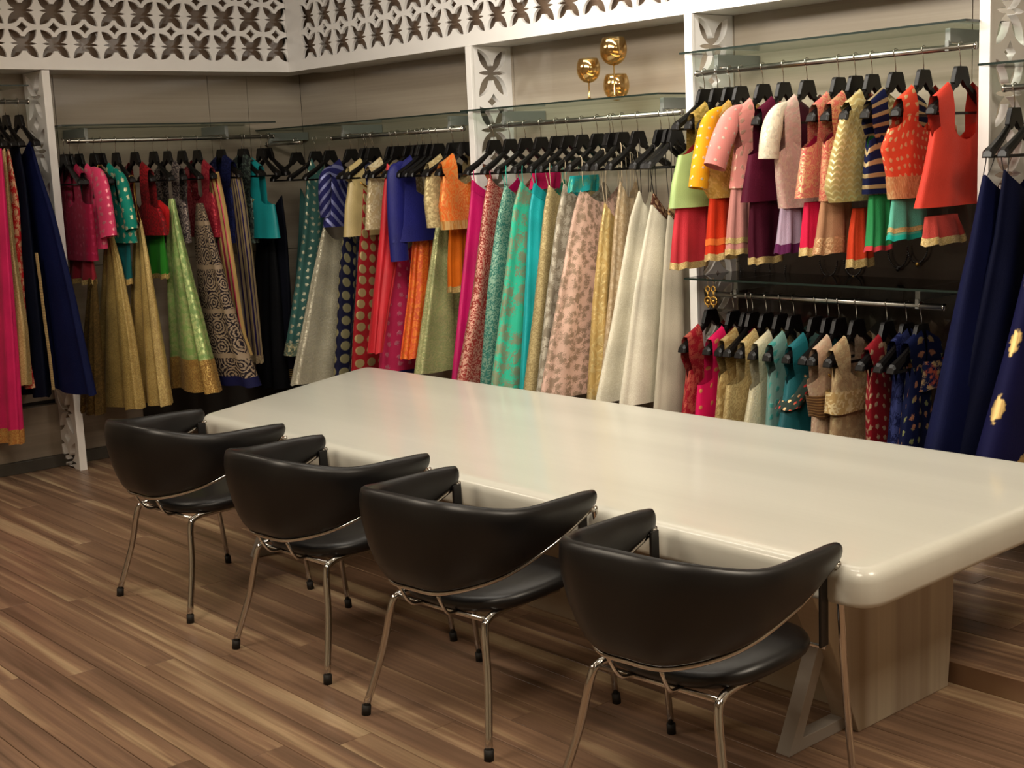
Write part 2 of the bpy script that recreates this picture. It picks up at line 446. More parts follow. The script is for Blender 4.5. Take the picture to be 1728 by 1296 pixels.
MB().box(XH-.06, .75, YH+.055, YH+.075, ZH+.02, ZC-.002).build('back_panel', M_DARKBACK, hB, False)

# dividers: white fretwork panels between the racks
PD = .31
def divider(root_loc, rz, z0, label):
    d = empty('divider_panel', root_loc, rz)     # local x = from front edge back to the wall, z up
    H = ZH - z0 - .002
    holes = []; zc = 1.985 - z0
    while zc > .25: zc -= .325
    while zc < H-.06:
        if zc + .14 < H: holes.append(flower(.165, zc, .108, .135, .105, .034, .012, .035))
        if zc + .1625 + .05 < H: holes.append(diamond(.165, zc+.1625, .046, .046))
        zc += .325
    mw = Matrix(((1,0,0,0),(0,0,-1,0),(0,1,0,0),(0,0,0,1)))
    fret('fretwork_panel', [(.018,0),(PD,0),(PD,H),(.018,H)], holes, .036, M_WHITE, d, mw)
    MB().box(0, .02, -.024, .024, 0, H).build('edge_strip', M_WHITE, d, False, .002)
    tag(d, label, 'divider', 'white fretwork dividers between the racks')
XS = [at_y(790, 106, 5.03).x, at_y(1161.5, 90, 5.03).x, at_y(1661, 100, 5.03).x]
divider((-8.06, 3.345, 0), PI, 0, 'white fretwork divider on the left wall beside the navy gowns')
divider((XS[0], 5.03, PH), PI/2, PH, 'white fretwork divider left of the long pastel skirts')
divider((XS[1], 5.03, PH), PI/2, PH, 'white fretwork divider behind the lime green blouse')
divider((XS[2], 5.03, PH), PI/2, PH, 'white fretwork divider right of the coral red tunic')

# rails and glass shelves ---------------------------------------------------
YR, XR = 5.03, -8.08                     # rod planes
def rail_B(x0, x1, z, label, br=None):
    t = empty('clothes_rail', ((x0+x1)/2, YR, z)); cx = (x0+x1)/2
    MB().tube([(x0-cx,0,0),(x1-cx,0,0)], .0135, 12).build('rod', M_STEEL, t)
    for s, x in ((-1, x0), (1, x1)): MB().tube([(x-cx,0,0),(x-cx+s*.008,0,0)], .016, 12).build('end_cap', M_CHROME, t)
    for x in (br or (x0+.12, x1-.12)):
        b = MB().box(x-cx-.012, x-cx+.012, -.005, YB-YR-.003, .022, .078); b.box(x-cx-.009, x-cx+.009, -.012, .012, -.012, .03)
        b.build('bracket', M_BRACK, t, False, .002)
    return tag(t, label, 'clothes rail')
def rail_A(y0, y1, z, label, br=None):
    cy = (y0+y1)/2; t = empty('clothes_rail', (XR, cy, z))
    MB().tube([(0,y0-cy,0),(0,y1-cy,0)], .0135, 12).build('rod', M_STEEL, t)
    for s, y in ((-1, y0), (1, y1)): MB().tube([(0,y-cy,0),(0,y-cy+s*.008,0)], .016, 12).build('end_cap', M_CHROME, t)
    for y in (br or (y0+.12, y1-.35)):
        b = MB().box(XA-XR+.003, .005, y-cy-.012, y-cy+.012, .022, .078); b.box(-.012, .012, y-cy-.009, y-cy+.009, -.012, .03)
        b.build('bracket', M_BRACK, t, False, .002)
    return tag(t, label, 'clothes rail')
def shelf(x0, x1, y0, y1, z, label, m=None):
    t = empty('glass_shelf', ((x0+x1)/2, (y0+y1)/2, z)); a, b = (x1-x0)/2, (y1-y0)/2
    MB().box(-a, a, -b, b, 0, .008).build('pane', m or M_GLASS, t, False)
    e = .0015; r = MB().box(-a-e, a+e, -b-e, -b, -.0005, .0085); r.box(-a-e, -a, -b, b, -.0005, .0085); r.box(a, a+e, -b, b, -.0005, .0085)
    r.build('polished_edge', M_GLEDGE, t, False)
    return tag(t, label, 'shelf')
ZA2 = 2.037; ZB1 = 2.000; ZB3 = 2.176; ZL = 1.12
zA1 = at_x(20, 172, XR).z
rA1 = rail_A(1.2, at_x(46, 171, XR).y, zA1, 'steel rail at far left above the navy gowns')
rA2 = rail_A(3.45, at_x(460, 231, XR).y, ZA2, 'steel rail on the left wall above the gold skirts')
shelf(XA+.003, -7.98, 1.0, at_x(48, 142, -7.98).y, zA1+.085, 'glass shelf at far left over the navy gowns')
shelf(XA+.003, -7.98, at_x(104, 209, -7.98).y, at_x(465, 207, -7.98).y, ZA2+.088, 'glass shelf on the left wall over the gold skirts')
xb1 = [at_y(562, 233, YR).x, at_y(783, 220, YR).x-.01]; xb2 = [at_y(828, 216, YR).x, at_y(1149, 193, YR).x]
xb3 = [at_y(1177, 125, YR).x, XS[2]-.04]; xb4 = [at_y(1210, 496, YR).x, at_y(1592, 519, YR).x]
rail_B(xb1[0], xb1[1], ZB1, 'steel rail between the room corner and the first white divider')
rail_B(xb2[0], xb2[1], ZB1, 'steel rail over the long pastel and ivory skirts')
rail_B(xb3[0], xb3[1], ZB3, 'bright steel rail over the short colourful blouse sets')
rail_B(xb4[0], xb4[1], ZL, 'low steel rail under the dark glass shelf')
zB5 = at_y(1697, 149, YR).z
rail_B(at_y(1697, 149, YR).x, -1.3, zB5, 'steel rail at far right over the navy skirts')
YF = 4.93
shelf(at_y(528, 212, YF).x, XS[0]-.032, YF, YB-.003, ZB1+.085, 'glass shelf between the corner and the first white divider')
shelf(XS[0]+.032, at_y(1110, 164, YF).x, YF, YB-.003, ZB1+.09, 'glass shelf carrying the gold glass goblets')
shelf(XS[1]+.032, at_y(1630, 36, YF).x, YF, YB-.003, ZB3+.09, 'high glass shelf over the colourful blouse sets')
shelf(XS[2]+.032, -1.2, YF, YB-.003, zB5+.09, 'glass shelf at far right over the navy skirts')
M_SMOKE = glass_mat('smoked_glass', '4a4540')
shelf(XS[1]+.032, XS[2]-.032, YF, YB-.003, ZL+.075, 'dark glass shelf between upper and lower blouse rails', M_SMOKE)
# corner shelf with a stub of rail
shelf(XA+.003, at_y(520, 216, YF).x, YF+.02, YB-.003, ZB1+.085, 'small glass shelf tucked in the room corner')
rail_B(XA+.015, at_y(507, 238, YR).x, ZB1-.01, 'short stub of rail in the room corner', (XA+.06,))
# dark backing added behind the double-height rack; its colour holds the shadow there
tag(MB().box(XS[1]+.04, XS[2]-.04, YB-.012, YB-.002, PH+.01, 1.62).build('shaded_backing', simple('shaded_brown_board', '2e2620', .25, coat=.4), None, False), 'brown backing board, darkened for the shadow behind the two low blouse rails', 'board')

# ------------------------------------------------------------------ table
ZT, TT = .685, .112
def slab(poly, z0, z1, r=.09):
    mb = MB(); pts = []
    n = len(poly)
    for i in range(n):                       # rounded plan corners
        p, a, b = Vector(poly[i]), Vector(poly[i-1]), Vector(poly[(i+1)%n])
        da, db = (a-p).normalized(), (b-p).normalized(); rr_ = r/math.tan(da.angle(db)/2)
        for k in range(9):
            t = k/8; q = (p+da*rr_)*(1-t)**2 + p*2*t*(1-t) + (p+db*rr_)*t*t; pts.append(q)
    c = sum(pts, Vector((0,0)))/len(pts)
    def ring(off, z): 
        out = []
        m = len(pts)
        for i in range(m):
            t = (pts[(i+1)%m]-pts[i-1]).normalized(); nrm = Vector((t.y, -t.x)); q = pts[i]-nrm*off; out.append((q.x, q.y, z))
        return out
    R_ = .04; rings = [ring(.02, z0), ring(.004, z0+.006), ring(0, z0+.02)]
    for k in range(0, 7):
        a = PI/2*k/6; rings.append(ring(R_*(1-math.cos(a)), z1-R_+R_*math.sin(a)))
    base_ = ring(R_+.003, z1)
    for f in (.97, .5, .01): rings.append([(c.x+(q[0]-c.x)*f, c.y+(q[1]-c.y)*f, z1) for q in base_])
    mb.loft(rings, True, True, True); return mb
tb = empty('display_table', (-4.0, 3.6, 0))
off = (4.0, -3.6)
poly = [(-5.72, 2.955), (-1.995, 2.925), (-2.02, 4.37), (-6.34, 4.35)]
poly = [(a+off[0], b+off[1]) for a, b in poly]
slab(poly, ZT-TT, ZT).build('tabletop', M_TABLE, tb)
prof = [(3.36, 0), (3.87, 0), (3.90, .30), (3.90, .573), (3.10, .573), (3.13, .50), (3.24, .28)]
prof = [(b+off[1], z) for b, z in prof]
MB().prism(prof, 'x', -2.42+4.0, -2.33+4.0).build('end_panel', M_BASE, tb, False, .003)
MB().prism(prof, 'x', -5.62+4.0, -5.53+4.0).build('end_panel', M_BASE, tb, False, .003)
MB().prism([(3.48-3.6, 0), (3.74-3.6, 0), (3.78-3.6, .572), (3.40-3.6, .572)], 'x', -5.53+4.0, -2.42+4.0).build('centre_box', M_BASE, tb, False)
for bx in (-2.40, -5.52):
    a = MB(); y0 = -.53; x0 = bx+4.0
    a.prism([(y0, 0), (y0+.05, 0), (y0+.21, .34), (y0+.165, .34)], 'x', x0-.025, x0+.025)
    a.prism([(y0+.04, 0), (y0+.30, 0), (y0+.30, .04), (y0+.06, .04)], 'x', x0-.024, x0+.024)
    a.prism([(y0+.165, .34), (y0+.21, .34), (y0+.33, .04), (y0+.285, .04)], 'x', x0-.023, x0+.023)
    a.build('brace', M_GREYLEG, tb, False, .002)
tag(tb, 'long glossy cream table with chunky rounded top and pale wooden base', 'table')

# ------------------------------------------------------------------ chairs
def half(h): return [(-x, y, z) for x, y, z in h[:0:-1]] + list(h)
top = half([(0,-.353,.814), (.180,-.322,.804), (.305,-.158,.766), (.320,.05,.758), (.316,.208,.753)])
bot = half([(0,-.315,.508), (.125,-.288,.508), (.245,-.162,.545), (.303,.017,.617), (.306,.20,.688)])
def make_chair():
    r = empty('armchair', (0,0,0))
    T, B = crom(top, 7), crom(bot, 7)
    rings = []; n = 18; K = len(T)
    for i in range(K):
        t = (T[min(i+1,K-1)]-T[max(i-1,0)]); t.z = 0; t.normalize(); nr = Vector((t.y, -t.x, 0))
        if nr.dot(Vector((T[i].x, T[i].y-.1, 0))) < 0: nr = -nr
        c = (T[i]+B[i])/2; v = (T[i]-B[i])/2
        e = min(i, K-1-i); sc = (.80, .94, 1.0)[e] if e < 3 else 1.0
        th = .024 + .004*min(1, v.length/.13)
        if v.length < .037: v = v.normalized()*.037
        ring = []
        for j in range(n):
            a = 2*PI*j/n; ca, sa = math.cos(a), math.sin(a)
            f = abs(ca)**.75*(1 if ca > 0 else -1); g = abs(sa)**.8*(1 if sa > 0 else -1)
            ring.append(c + v*f*sc + nr*(g*th*sc + .012*(1-f*f)*(v.length/.14)))
        if i == 0: rings.append([c+(p-c)*.5 - t*.012 for p in ring])
        rings.append(ring)
        if i == K-1: rings.append([c+(p-c)*.5 + t*.012 for p in ring])
    MB().loft(rings, True, True, True).build('backrest', M_LEATHER, r)
    # seat pad
    sr = []
    def sring(k, z, dy=0): 
        out = []
        for j in range(36):
            a = 2*PI*j/36; ca, sa = math.cos(a), math.sin(a)
            x = .262*k*abs(ca)**.7*(1 if ca > 0 else -1); yy = .245*k*abs(sa)**.7*(1 if sa > 0 else -1)
            out.append((x*(1.0+.08*(yy/.25)), yy+.030, z + .012*(yy/.25) - .010*(1-(x/.27)**2)*(z-.4)/.08))
        return out
    for k, z in ((.70,.415),(.90,.421),(.985,.436),(1.0,.452),(.975,.468),(.9,.478),(.7,.483),(.35,.480),(.02,.478)): sr.append(sring(k, z))
    MB().loft(sr, True, True, True).build('seat', M_LEATHER, r)
    rod = [p + Vector((0,0,-.008)) for p in B]
    MB().tube(rod, .0075, 10).build('arm_rail', M_CHROME, r)
    for s in (-1, 1):
        l = MB().tube(crom([(s*.309,.195,.690),(s*.311,.212,.680),(s*.313,.222,.655),(s*.316,.25,.33),(s*.32,.288,.03)], 5), .0105, 12).build('leg', M_CHROME, r)
        MB().tube([(s*.3198,.287,.034),(s*.3205,.29,0)], .0145, 12).build('foot_cap', M_RUBBER, l)
        l = MB().tube(crom([(s*.19,.16,.408),(s*.195,-.10,.410),(s*.207,-.185,.404),(s*.215,-.212,.368),(s*.243,-.236,.22),(s*.284,-.288,.03)], 5), .0125, 12).build('leg', M_CHROME, r)
        MB().tube([(s*.2835,-.287,.034),(s*.285,-.29,0)], .0155, 12).build('foot_cap', M_RUBBER, l)
        MB().box(min(s*.283,s*.292), max(s*.283,s*.292), .165, .205, .455, .690).build('arm_strap', M_LEATHER, r, False, .003)
        MB().tube(crom([(s*.09,-.285,.485),(s*.085,-.25,.425),(s*.08,-.215,.408),(s*.07,-.12,.408)], 4), .006, 8).build('back_stay', M_CHROME, r)
    MB().tube([(-.2,-.190,.402),(.2,-.190,.402)], .0085, 10).build('crossbar', M_CHROME, r)
    MB().tube([(-.19,.15,.404),(.19,.15,.404)], .0085, 10).build('crossbar', M_CHROME, r)
    MB().tube([(-.29,.19,.452),(.29,.19,.452)], .0065, 10).build('crossbar', M_CHROME, r)
    return r
def copy_tree(o, parent=None):
    c = o.copy(); COL.objects.link(c)
    if parent: c.parent = parent
    for ch in list(o.children): copy_tree(ch, c)
    return c
ch0 = make_chair()
chl = ['black armchair farthest left, nearest the left wall racks', 'black armchair second from the left along the table',
       'black armchair third from the left along the table', 'black armchair nearest the camera, at the right end of the row']
for i, (x, y, a) in enumerate(((-5.19,2.68,4), (-4.215,2.70,4.5), (-3.33,2.69,6), (-2.40,2.70,5.5))):
    o = ch0 if i == 0 else copy_tree(ch0)
    o.location = (x, y, 0); o.rotation_euler.z = math.radians(a)
    tag(o, chl[i], 'chair', 'black leather armchairs along the table')

# ------------------------------------------------------------------ hangers
def make_hanger():
    r = empty('clothes_hanger', (0,0,0))     # local x = towards the room, z=0 at rod centre
    pts = [(.013*math.cos(a)*1.35, 0, .004+.0165*math.sin(a)) for a in [math.radians(d) for d in range(200, -61, -20)]]
    pts += [(.004,0,-.03), (0,0,-.05), (0,0,-.085)]
    MB().tube(pts, .0022, 6).build('hook', M_CHROME, r)
    body = MB()
    # neck plate (hexagon) and two arms, 14 mm thick, wide tips
    def slabp(poly, t): body.prism(poly, 'y', -t, t)
    slabp([(-.034,-.076),(.034,-.076),(.041,-.086),(.062,-.140),(.040,-.162),(.030,-.158),(0,-.128),(-.030,-.158),(-.040,-.162),(-.062,-.140),(-.041,-.086)], .010)
    for s in (-1, 1):
        path = crom([(s*.040,0,-.142),(s*.080,0,-.172),(s*.135,0,-.207),(s*.190,0,-.236),(s*.222,0,-.250)], 3); rings = []
        for i, p in enumerate(path):
            f = i/(len(path)-1); hw = .009 + .016*f**1.3; hh = .019 + .001*f
            if i == len(path)-1: hw *= .7; hh *= .6
            rings.append([(p.x+(-s*.6*zz*.5), yy, p.z+zz) for yy, zz in ((-hw,-hh),(hw,-hh),(hw,hh*.3),(hw*.45,hh),(-hw*.45,hh),(-hw,hh*.3))])
        body.loft(rings, True, True, True)
    body.build('shoulders', M_BLACKPL, r, False, .002)
    MB().box(-.20, .20, -.005, .005, -.267, -.256).build('trouser_bar', M_BLACKPL, r, False)
    return r
H0 = make_hanger(); used = [False]
def hanger(loc, rz, short, group):
    if used[0]: o = copy_tree(H0)
    else: o = H0; used[0] = True
    o.location = loc; o.rotation_euler.z = rz
    return tag(o, 'black plastic hanger ' + short, 'hanger', group)

# ------------------------------------------------------------------ garments
class Slot:
    """one hanging position: rack 'A' (left wall) or 'B' (right wall); pixel of the neck plate gives the place on the rod"""
    def __init__(s, rack, px, zr, rackname, tilt=0):
        s.rack, s.zr, s.name = rack, zr, rackname
        if rack == 'B': s.p = at_y(px[0], px[1], YR); s.loc = (s.p.x, YR); s.rz = -PI/2
        else: s.p = at_x(px[0], px[1], XR); s.loc = (XR, s.p.y); s.rz = 0
        s.rz += math.radians(tilt)
    def uz(s, px, py):
        if s.rack == 'B': q = at_y(px, py, 5.0) if False else at_x(px, py, s.p.x); return (YR-q.y, q.z-s.zr)
        q = at_y(px, py, s.p.y); return (q.x-XR, q.z-s.zr)
    def root(s, name, zoff): return empty(name, (s.loc[0], s.loc[1], s.zr+zoff), s.rz)
    def hang(s, short, group=None): return hanger((s.loc[0], s.loc[1], s.zr), s.rz, short, group or s.name)

def interp(tab, z):
    # tab sorted by descending z: (z, u)
    if z >= tab[0][0]: return tab[0][1]
    for (z0, u0), (z1, u1) in zip(tab[:-1], tab[1:]):
        if z >= z1: 
            t = (z0-z)/(z0-z1) if z0 != z1 else 0
            return u0+(u1-u0)*t
    (z0, u0), (z1, u1) = tab[-2], tab[-1]
    return u1 + (u1-u0)/(z1-z0)*(z-z1) if z1 != z0 else u1

WALLU = -.285
def drape(near, far, thick, k, amp, sag=0, nz=16, nt=44, seed=0, zo=0, t0=0., t1=1., puff=0., hemwave=.004):
    """closed, pleated tube. near/far: (z,u) tables, z down; thick(t) half thickness"""
    rnd = random.Random(seed); ph = [rnd.uniform(0, 6.3) for _ in range(4)]
    zt, zb = near[0][0], near[-1][0]
    rings, us = [], []
    for i in range(nz+1):
        t = t0 + (t1-t0)*i/nz; z = zt + (zb-zt)*t
        un, uf = interp(near, z), interp(far, z)
        c, a = (un+uf)/2, (un-uf)/2
        tk = thick[0]+(thick[1]-thick[0])*max(0,t)**.8 + puff; A = amp*(.25+.75*min(1, t*1.6))
        ring = []
        for j in range(nt):
            th = 2*PI*j/nt; cs, sn = math.cos(th), math.sin(th)
            f = math.sin(k*th+ph[0]+.6*math.sin(2*th+ph[1])+.5*t) + .45*math.sin((k*1.7//1+1)*th+ph[2])
            u = c + (a+puff)*math.copysign(abs(cs)**.8, cs) + A*.30*f*cs
            wv = tk*math.copysign(abs(sn)**.7, sn) + A*f*abs(sn)*.8
            dz = -sag*max(0, 1-((u-c)/max(a, .01))**2)*max(0,1-t)**2 if sag else 0
            hz = hemwave*f*t
            ring.append((u, wv, z+dz+hz-zo))
        rings.append(ring); us.append(z)
    per = 0; arc = [0]
    lastr = rings[len(rings)//2]
    for j in range(nt):
        p, q = lastr[j], lastr[(j+1) % nt]; per += math.hypot(q[0]-p[0], q[1]-p[1]); arc.append(per)
    return rings, (us, arc)

def extend(tab, zend, damp=1.0):
    (z0, u0), (z1, u1) = tab[-2], tab[-1]
    if zend < z1: tab = tab + [(zend, u1 + (u1-u0)/(z1-z0)*(zend-z1)*damp)]
    return tab

def skirt(sl, near_px, mat, label, hem=-1.42, thick=(.018,.05), k=7, amp=.022, border=None, bz=.06, farmul=.55, straps=None, short=None, cat='skirt', name='lehenga_skirt', sag=.09, seed=None, hang=True, far_px=None, waist=None, band2=None, label_h=None):
    near = [(z, u) for u, z in (sl.uz(*p) for p in near_px)]
    near.sort(reverse=True)
    if hem is not None: near = extend(near, hem, .9)
    if far_px:
        far = [(z, u) for u, z in (sl.uz(*p) for p in far_px)]; far.sort(reverse=True); far = extend(far, near[-1][0], .9)
    else:
        u0 = near[0][1]
        far = [(z, max(WALLU+.02, -.08 - max(0, u)*farmul - .06*(i > 0))) for i, (z, u) in enumerate(near)]
    far = [(z, max(WALLU+.01, u)) for z, u in far]
    seed = seed if seed is not None else int(near_px[0][0]*7+near_px[0][1])
    zo = near[-1][0]; r = sl.root(name, zo)
    rings, uv = drape(near, far, thick, k, amp, sag, seed=seed, zo=zo)
    MB().loft(rings, True, False, False, uv).build('skirt_panel', mat, r)
    H = near[0][0]-near[-1][0]
    if border:
        rr, uv2 = drape(near, far, thick, k, amp, sag, nz=3, seed=seed, zo=zo, t0=1-bz/H, t1=1.003, puff=.0025)
        MB().loft(rr, True, False, False, uv2).build('hem_border', border, r)
    if band2:
        rr, uv2 = drape(near, far, thick, k, amp, sag, nz=2, seed=seed, zo=zo, t0=1-band2[1]/H, t1=1-band2[0]/H, puff=.0025)
        MB().loft(rr, True, False, False, uv2).build('trim_band', band2[2], r)
    if waist:
        rr, uv2 = drape(near, far, thick, k, amp, sag, nz=2, seed=seed, zo=zo, t0=-.004, t1=.05/H, puff=.003)
        MB().loft(rr, True, False, False, uv2).build('waistband', waist, r)
    if straps:
        for uu, u1, sgn in ((min(.195, near[0][1]), near[0][1]-.01, 1), (max(-.195, far[0][1]), far[0][1]+.01, -1)):
            za = -.243 if abs(uu) > .17 else -.25+ .6*(.2-abs(uu))
            top_ = Vector((uu, 0, za+.016-zo)); e = near[0][0]-zo
            m = MB()
            m.tube(crom([(u1,-.008,e-.01), (uu+.002*sgn,-.016,(top_.z+e)/2), (uu,-.016,top_.z-.012), (uu,0,top_.z+.004), (uu,.016,top_.z-.012), (uu,.014,(top_.z+e)/2), (u1,.008,e-.01)], 4), .0022, 6)
            m.build('hanging_loop', straps, r)
    tag(r, label, cat)
    if hang: sl.hang(label_h or ('carrying the ' + (short or label)))
    return r

def blouse(sl, near_px, mat, label, sleeve=None, smat=None, hem=None, border=None, bz=.03, neck=.075, arm=-.36, strapmat=None, lining=None, thick=(.03,.045), k=5, amp=.006, neckdrop=.13, short=None, hang=True, cat='blouse', name='choli_blouse', farmul=1.1, label_h=None, top_u=None, straps_w=.046, neck_trim=None, srad=.05):
    """near_px: near side edge from armhole bottom down to the hem"""
    near = [(z, u) for u, z in (sl.uz(*p) for p in near_px)]; near.sort(reverse=True)
    if hem is not None: near = extend(near, hem, 1)
    far = [(z, max(WALLU+.01, -u*farmul)) for z, u in near]
    zo = near[-1][0]; r = sl.root(name, zo); seed = int(near_px[0][0])
    rnd = random.Random(seed)
    zt, zb = near[0][0], near[-1][0]; nt = 44; rings, us = [], []
    su = top_u if top_u is not None else min(.140, near[0][1]-.02)       # shoulder strap centre
    hl = lambda u: -.142-.60*max(0, abs(u)-.040)+.028                # top of hanger arm
    for i in range(15):
        t = i/14; z = zt+(zb-zt)*t; un, uf = interp(near, z), interp(far, z); c, a = (un+uf)/2, (un-uf)/2
        tk = thick[0]+(thick[1]-thick[0])*t; ring = []
        for j in range(nt):
            th = 2*PI*j/nt; cs, sn = math.cos(th), math.sin(th)
            u = c+a*math.copysign(abs(cs)**.85, cs); f = math.sin(k*th+seed)+.4*math.sin((2*k+1)*th)
            wv = tk*math.copysign(abs(sn)**.65, sn)+amp*f*abs(sn)*(.3+.7*t)
            # top edge: rises into the straps, scooped at neck and arms
            au = abs(u-c*.0); lift = 0
            if abs(sn) > .05:
                d = abs(au-su)/ (straps_w+.035); lift = .055*math.exp(-d*d*1.4)
                if au < su: lift -= .015*(1-au/su)
            ring.append((u, wv, z+lift*(1-t)**2.2-zo))
        rings.append(ring); us.append(z)
    per = 0; arc = [0]; lr = rings[7]
    for j in range(nt):
        p, q = lr[j], lr[(j+1)%nt]; per += math.hypot(q[0]-p[0], q[1]-p[1]); arc.append(per)
    body = MB().loft(rings, True, False, False, (us, arc)); yoke = body
    # shoulder straps: over the hanger arm, front to back
    for s in (1, -1):
        if strapmat: yoke = MB()
        cu = s*su; zc = hl(su)-zo; zt2 = zt+.045-zo
        w0, w1 = thick[0]*.93, .016
        path = [(-w0*.80, zt2-.05), (-w0*.98, (zt2*.6+zc*.4)), (-w1*1.3, zc-.02), (-w1*.7, zc+.004), (0, zc+.009), (w1*.7, zc+.004), (w1*1.3, zc-.02), (w0*.98, zt2*.6+zc*.4), (w0*.80, zt2-.05)]
        rr = []; vs = []
        for q, (wy, zz) in enumerate(path):
            f = 1-abs(q-4)/4; wd = straps_w+.018*(1-f)**1.5
            ul = [cu-s*(-1+2*g/5)*wd for g in range(6)]
            cl = .80*near[0][1] + .2*f; ul = [max(-cl, min(cl, u_)) for u_ in ul]; rr.append([(u_, wy, zz-.62*(abs(u_)-su)*f) for u_ in ul]); vs.append(zz)
        yoke.loft(rr, False, False, False, (vs, [g*.012 for g in range(6)]))
        if strapmat: yoke.build('shoulder_yoke', strapmat, r)
    body.build('bodice', mat, r)
    if lining:
        lr2 = [[(p[0]*.96, p[1]*.8, p[2]-.002) for p in g] for g in rings[:8]]
        MB().loft(lr2).build('lining', lining, r)
    if neck_trim:
        pts = []
        for s_, w_ in ((1, -1),):
            for q in range(13):
                g = -1+2*q/12; uu = su*.86*g; zz = (zt+.035-.055*(1-g*g)-zo); pts.append((uu, -w_*thick[0]*1.08*(1-.15*g*g), zz))
        MB().tube(pts, .0055, 6).build('neck_trim', neck_trim, r)
        MB().tube([(a, -b, c_) for a, b, c_ in pts], .0055, 6).build('neck_trim', neck_trim, r)
    H = zt-zb
    if border:
        rr = []
        for i in range(4):
            t = 1-bz/H*(1-i/3); z = zt+(zb-zt)*t; un, uf = interp(near, z), interp(far, z); c, a = (un+uf)/2, (un-uf)/2
            tk = thick[0]+(thick[1]-thick[0])*t+.003
            rr.append([(c+(a+.003)*math.copysign(abs(math.cos(2*PI*j/nt))**.85, math.cos(2*PI*j/nt)), tk*math.copysign(abs(math.sin(2*PI*j/nt))**.65, math.sin(2*PI*j/nt))+amp*(math.sin(k*2*PI*j/nt+seed)+.4*math.sin((2*k+1)*2*PI*j/nt))*abs(math.sin(2*PI*j/nt))*(.3+.7*t), z-zo-.001) for j in range(nt)])
        MB().loft(rr, True, False, False, ([interp(near, q[0][2]+zo) for q in rr], arc)).build('hem_border', border, r)
    if sleeve:
        # sleeve: pixel of the cuff centre; hangs from the hanger tip; mirrored on the far side
        eu, ez = sl.uz(*sleeve)
        for s in (1, -1):
            p0 = Vector((s*(su+.005), 0, hl(su)-.012)); p1 = Vector((s*max(.20, min(.24, eu)), 0, hl(.2)-.05)); p2 = Vector((s*eu if s > 0 else max(WALLU+.04, -eu*.7), -.01, ez))
            path = crom([p0, p0*.4+p1*.6+Vector((0,0,.018)), p1, (p1+p2)/2+Vector((s*.008,0,0)), p2], 4); rr = []; vs = []; d = 0
            for i, p in enumerate(path):
                if i: d += (p-path[i-1]).length
                tdir = (path[min(i+1, len(path)-1)]-path[max(i-1, 0)]).normalized(); nrm = Vector((-tdir.z, 0, tdir.x)); f = i/(len(path)-1)
                ra = srad*(.35+.65*min(1, f*2.0)); rb = .012+.026*min(1, f*1.6)
                rr.append([(p+nrm*ra*math.cos(2*PI*j/20)+Vector((0,1,0))*rb*math.sin(2*PI*j/20)-Vector((0,0,zo))) for j in range(20)]); vs.append(d)
            MB().loft(rr, True, False, False, (vs, [q*.014 for q in range(21)])).build('sleeve', smat or mat, r)
            if border:
                cuff = [[c_+(Vector(q)-c_)*1.05 for q in g] for g in rr[-2:] for c_ in [sum((Vector(q) for q in g), Vector())/20]]
                MB().loft(cuff, True, False, False, (vs[-2:], [q*.014 for q in range(21)])).build('cuff_border', border, r)
    tag(r, label, cat)
    if hang: sl.hang(label_h or ('carrying the ' + (short or label)))
    return r

def stole(sl, near_px, far_px, mat, label, border=None, bz=.03, k=6, amp=.014, thick=(.015,.03), hang=False, name='dupatta', cat='scarf', gap=None, band2=None, short=None):
    near = sorted([(z, u) for u, z in (sl.uz(*p) for p in near_px)], reverse=True)
    far = sorted([(z, max(WALLU+.01, u)) for u, z in (sl.uz(*p) for p in far_px)], reverse=True)
    seed = int(near_px[0][0]+near_px[-1][1]); zo = near[-1][0]; r = sl.root(name, zo)
    rings, uv = drape(near, far, thick, k, amp, 0, nz=10, seed=seed, zo=zo, nt=40)
    MB().loft(rings, True, False, False, uv).build('cloth', mat, r)
    H = near[0][0]-near[-1][0]
    if border:
        rr, uv2 = drape(near, far, thick, k, amp, 0, nz=2, seed=seed, zo=zo, t0=1-bz/H, t1=1.004, puff=.002, nt=40)
        MB().loft(rr, True, False, False, uv2).build('border', border, r)
    if band2:
        rr, uv2 = drape(near, far, thick, k, amp, 0, nz=2, seed=seed, zo=zo, t0=1-band2[1]/H, t1=1-band2[0]/H, puff=.002, nt=40)
        MB().loft(rr, True, False, False, uv2).build('trim_band', band2[2], r)
    tag(r, label, cat)
    if hang: sl.hang('carrying the ' + (short or label))
    return r
GOLDB = fabric('a88a4c', 'd8bd7c', 'brocade', 1.2, .45)
GOLD2 = fabric('b7995c', 'e0c890', 'brocade', 2, .4)
F = fabric
RA1 = 'hangers on the far left rail'; RA2 = 'hangers on the left wall rail'; RB1 = 'hangers between the corner and the first divider'
RB2 = 'hangers over the long pastel skirts'; RB3 = 'hangers of the upper blouse rail'; RBL = 'hangers of the low blouse rail'; RB5 = 'hangers on the far right rail'
A1 = lambda x, y, t=0: Slot('A', (x, y), zA1, RA1, t)
A2 = lambda x, y, t=0: Slot('A', (x, y), ZA2, RA2, t)
B1 = lambda x, y, t=0: Slot('B', (x, y), ZB1, RB1, t)
B2 = lambda x, y, t=0: Slot('B', (x, y), ZB1, RB2, t)
B3 = lambda x, y, t=0: Slot('B', (x, y), ZB3, RB3, t)
BL = lambda x, y, t=0: Slot('B', (x, y), ZL, RBL, t)
B5 = lambda x, y, t=0: Slot('B', (x, y), zB5, RB5, t)

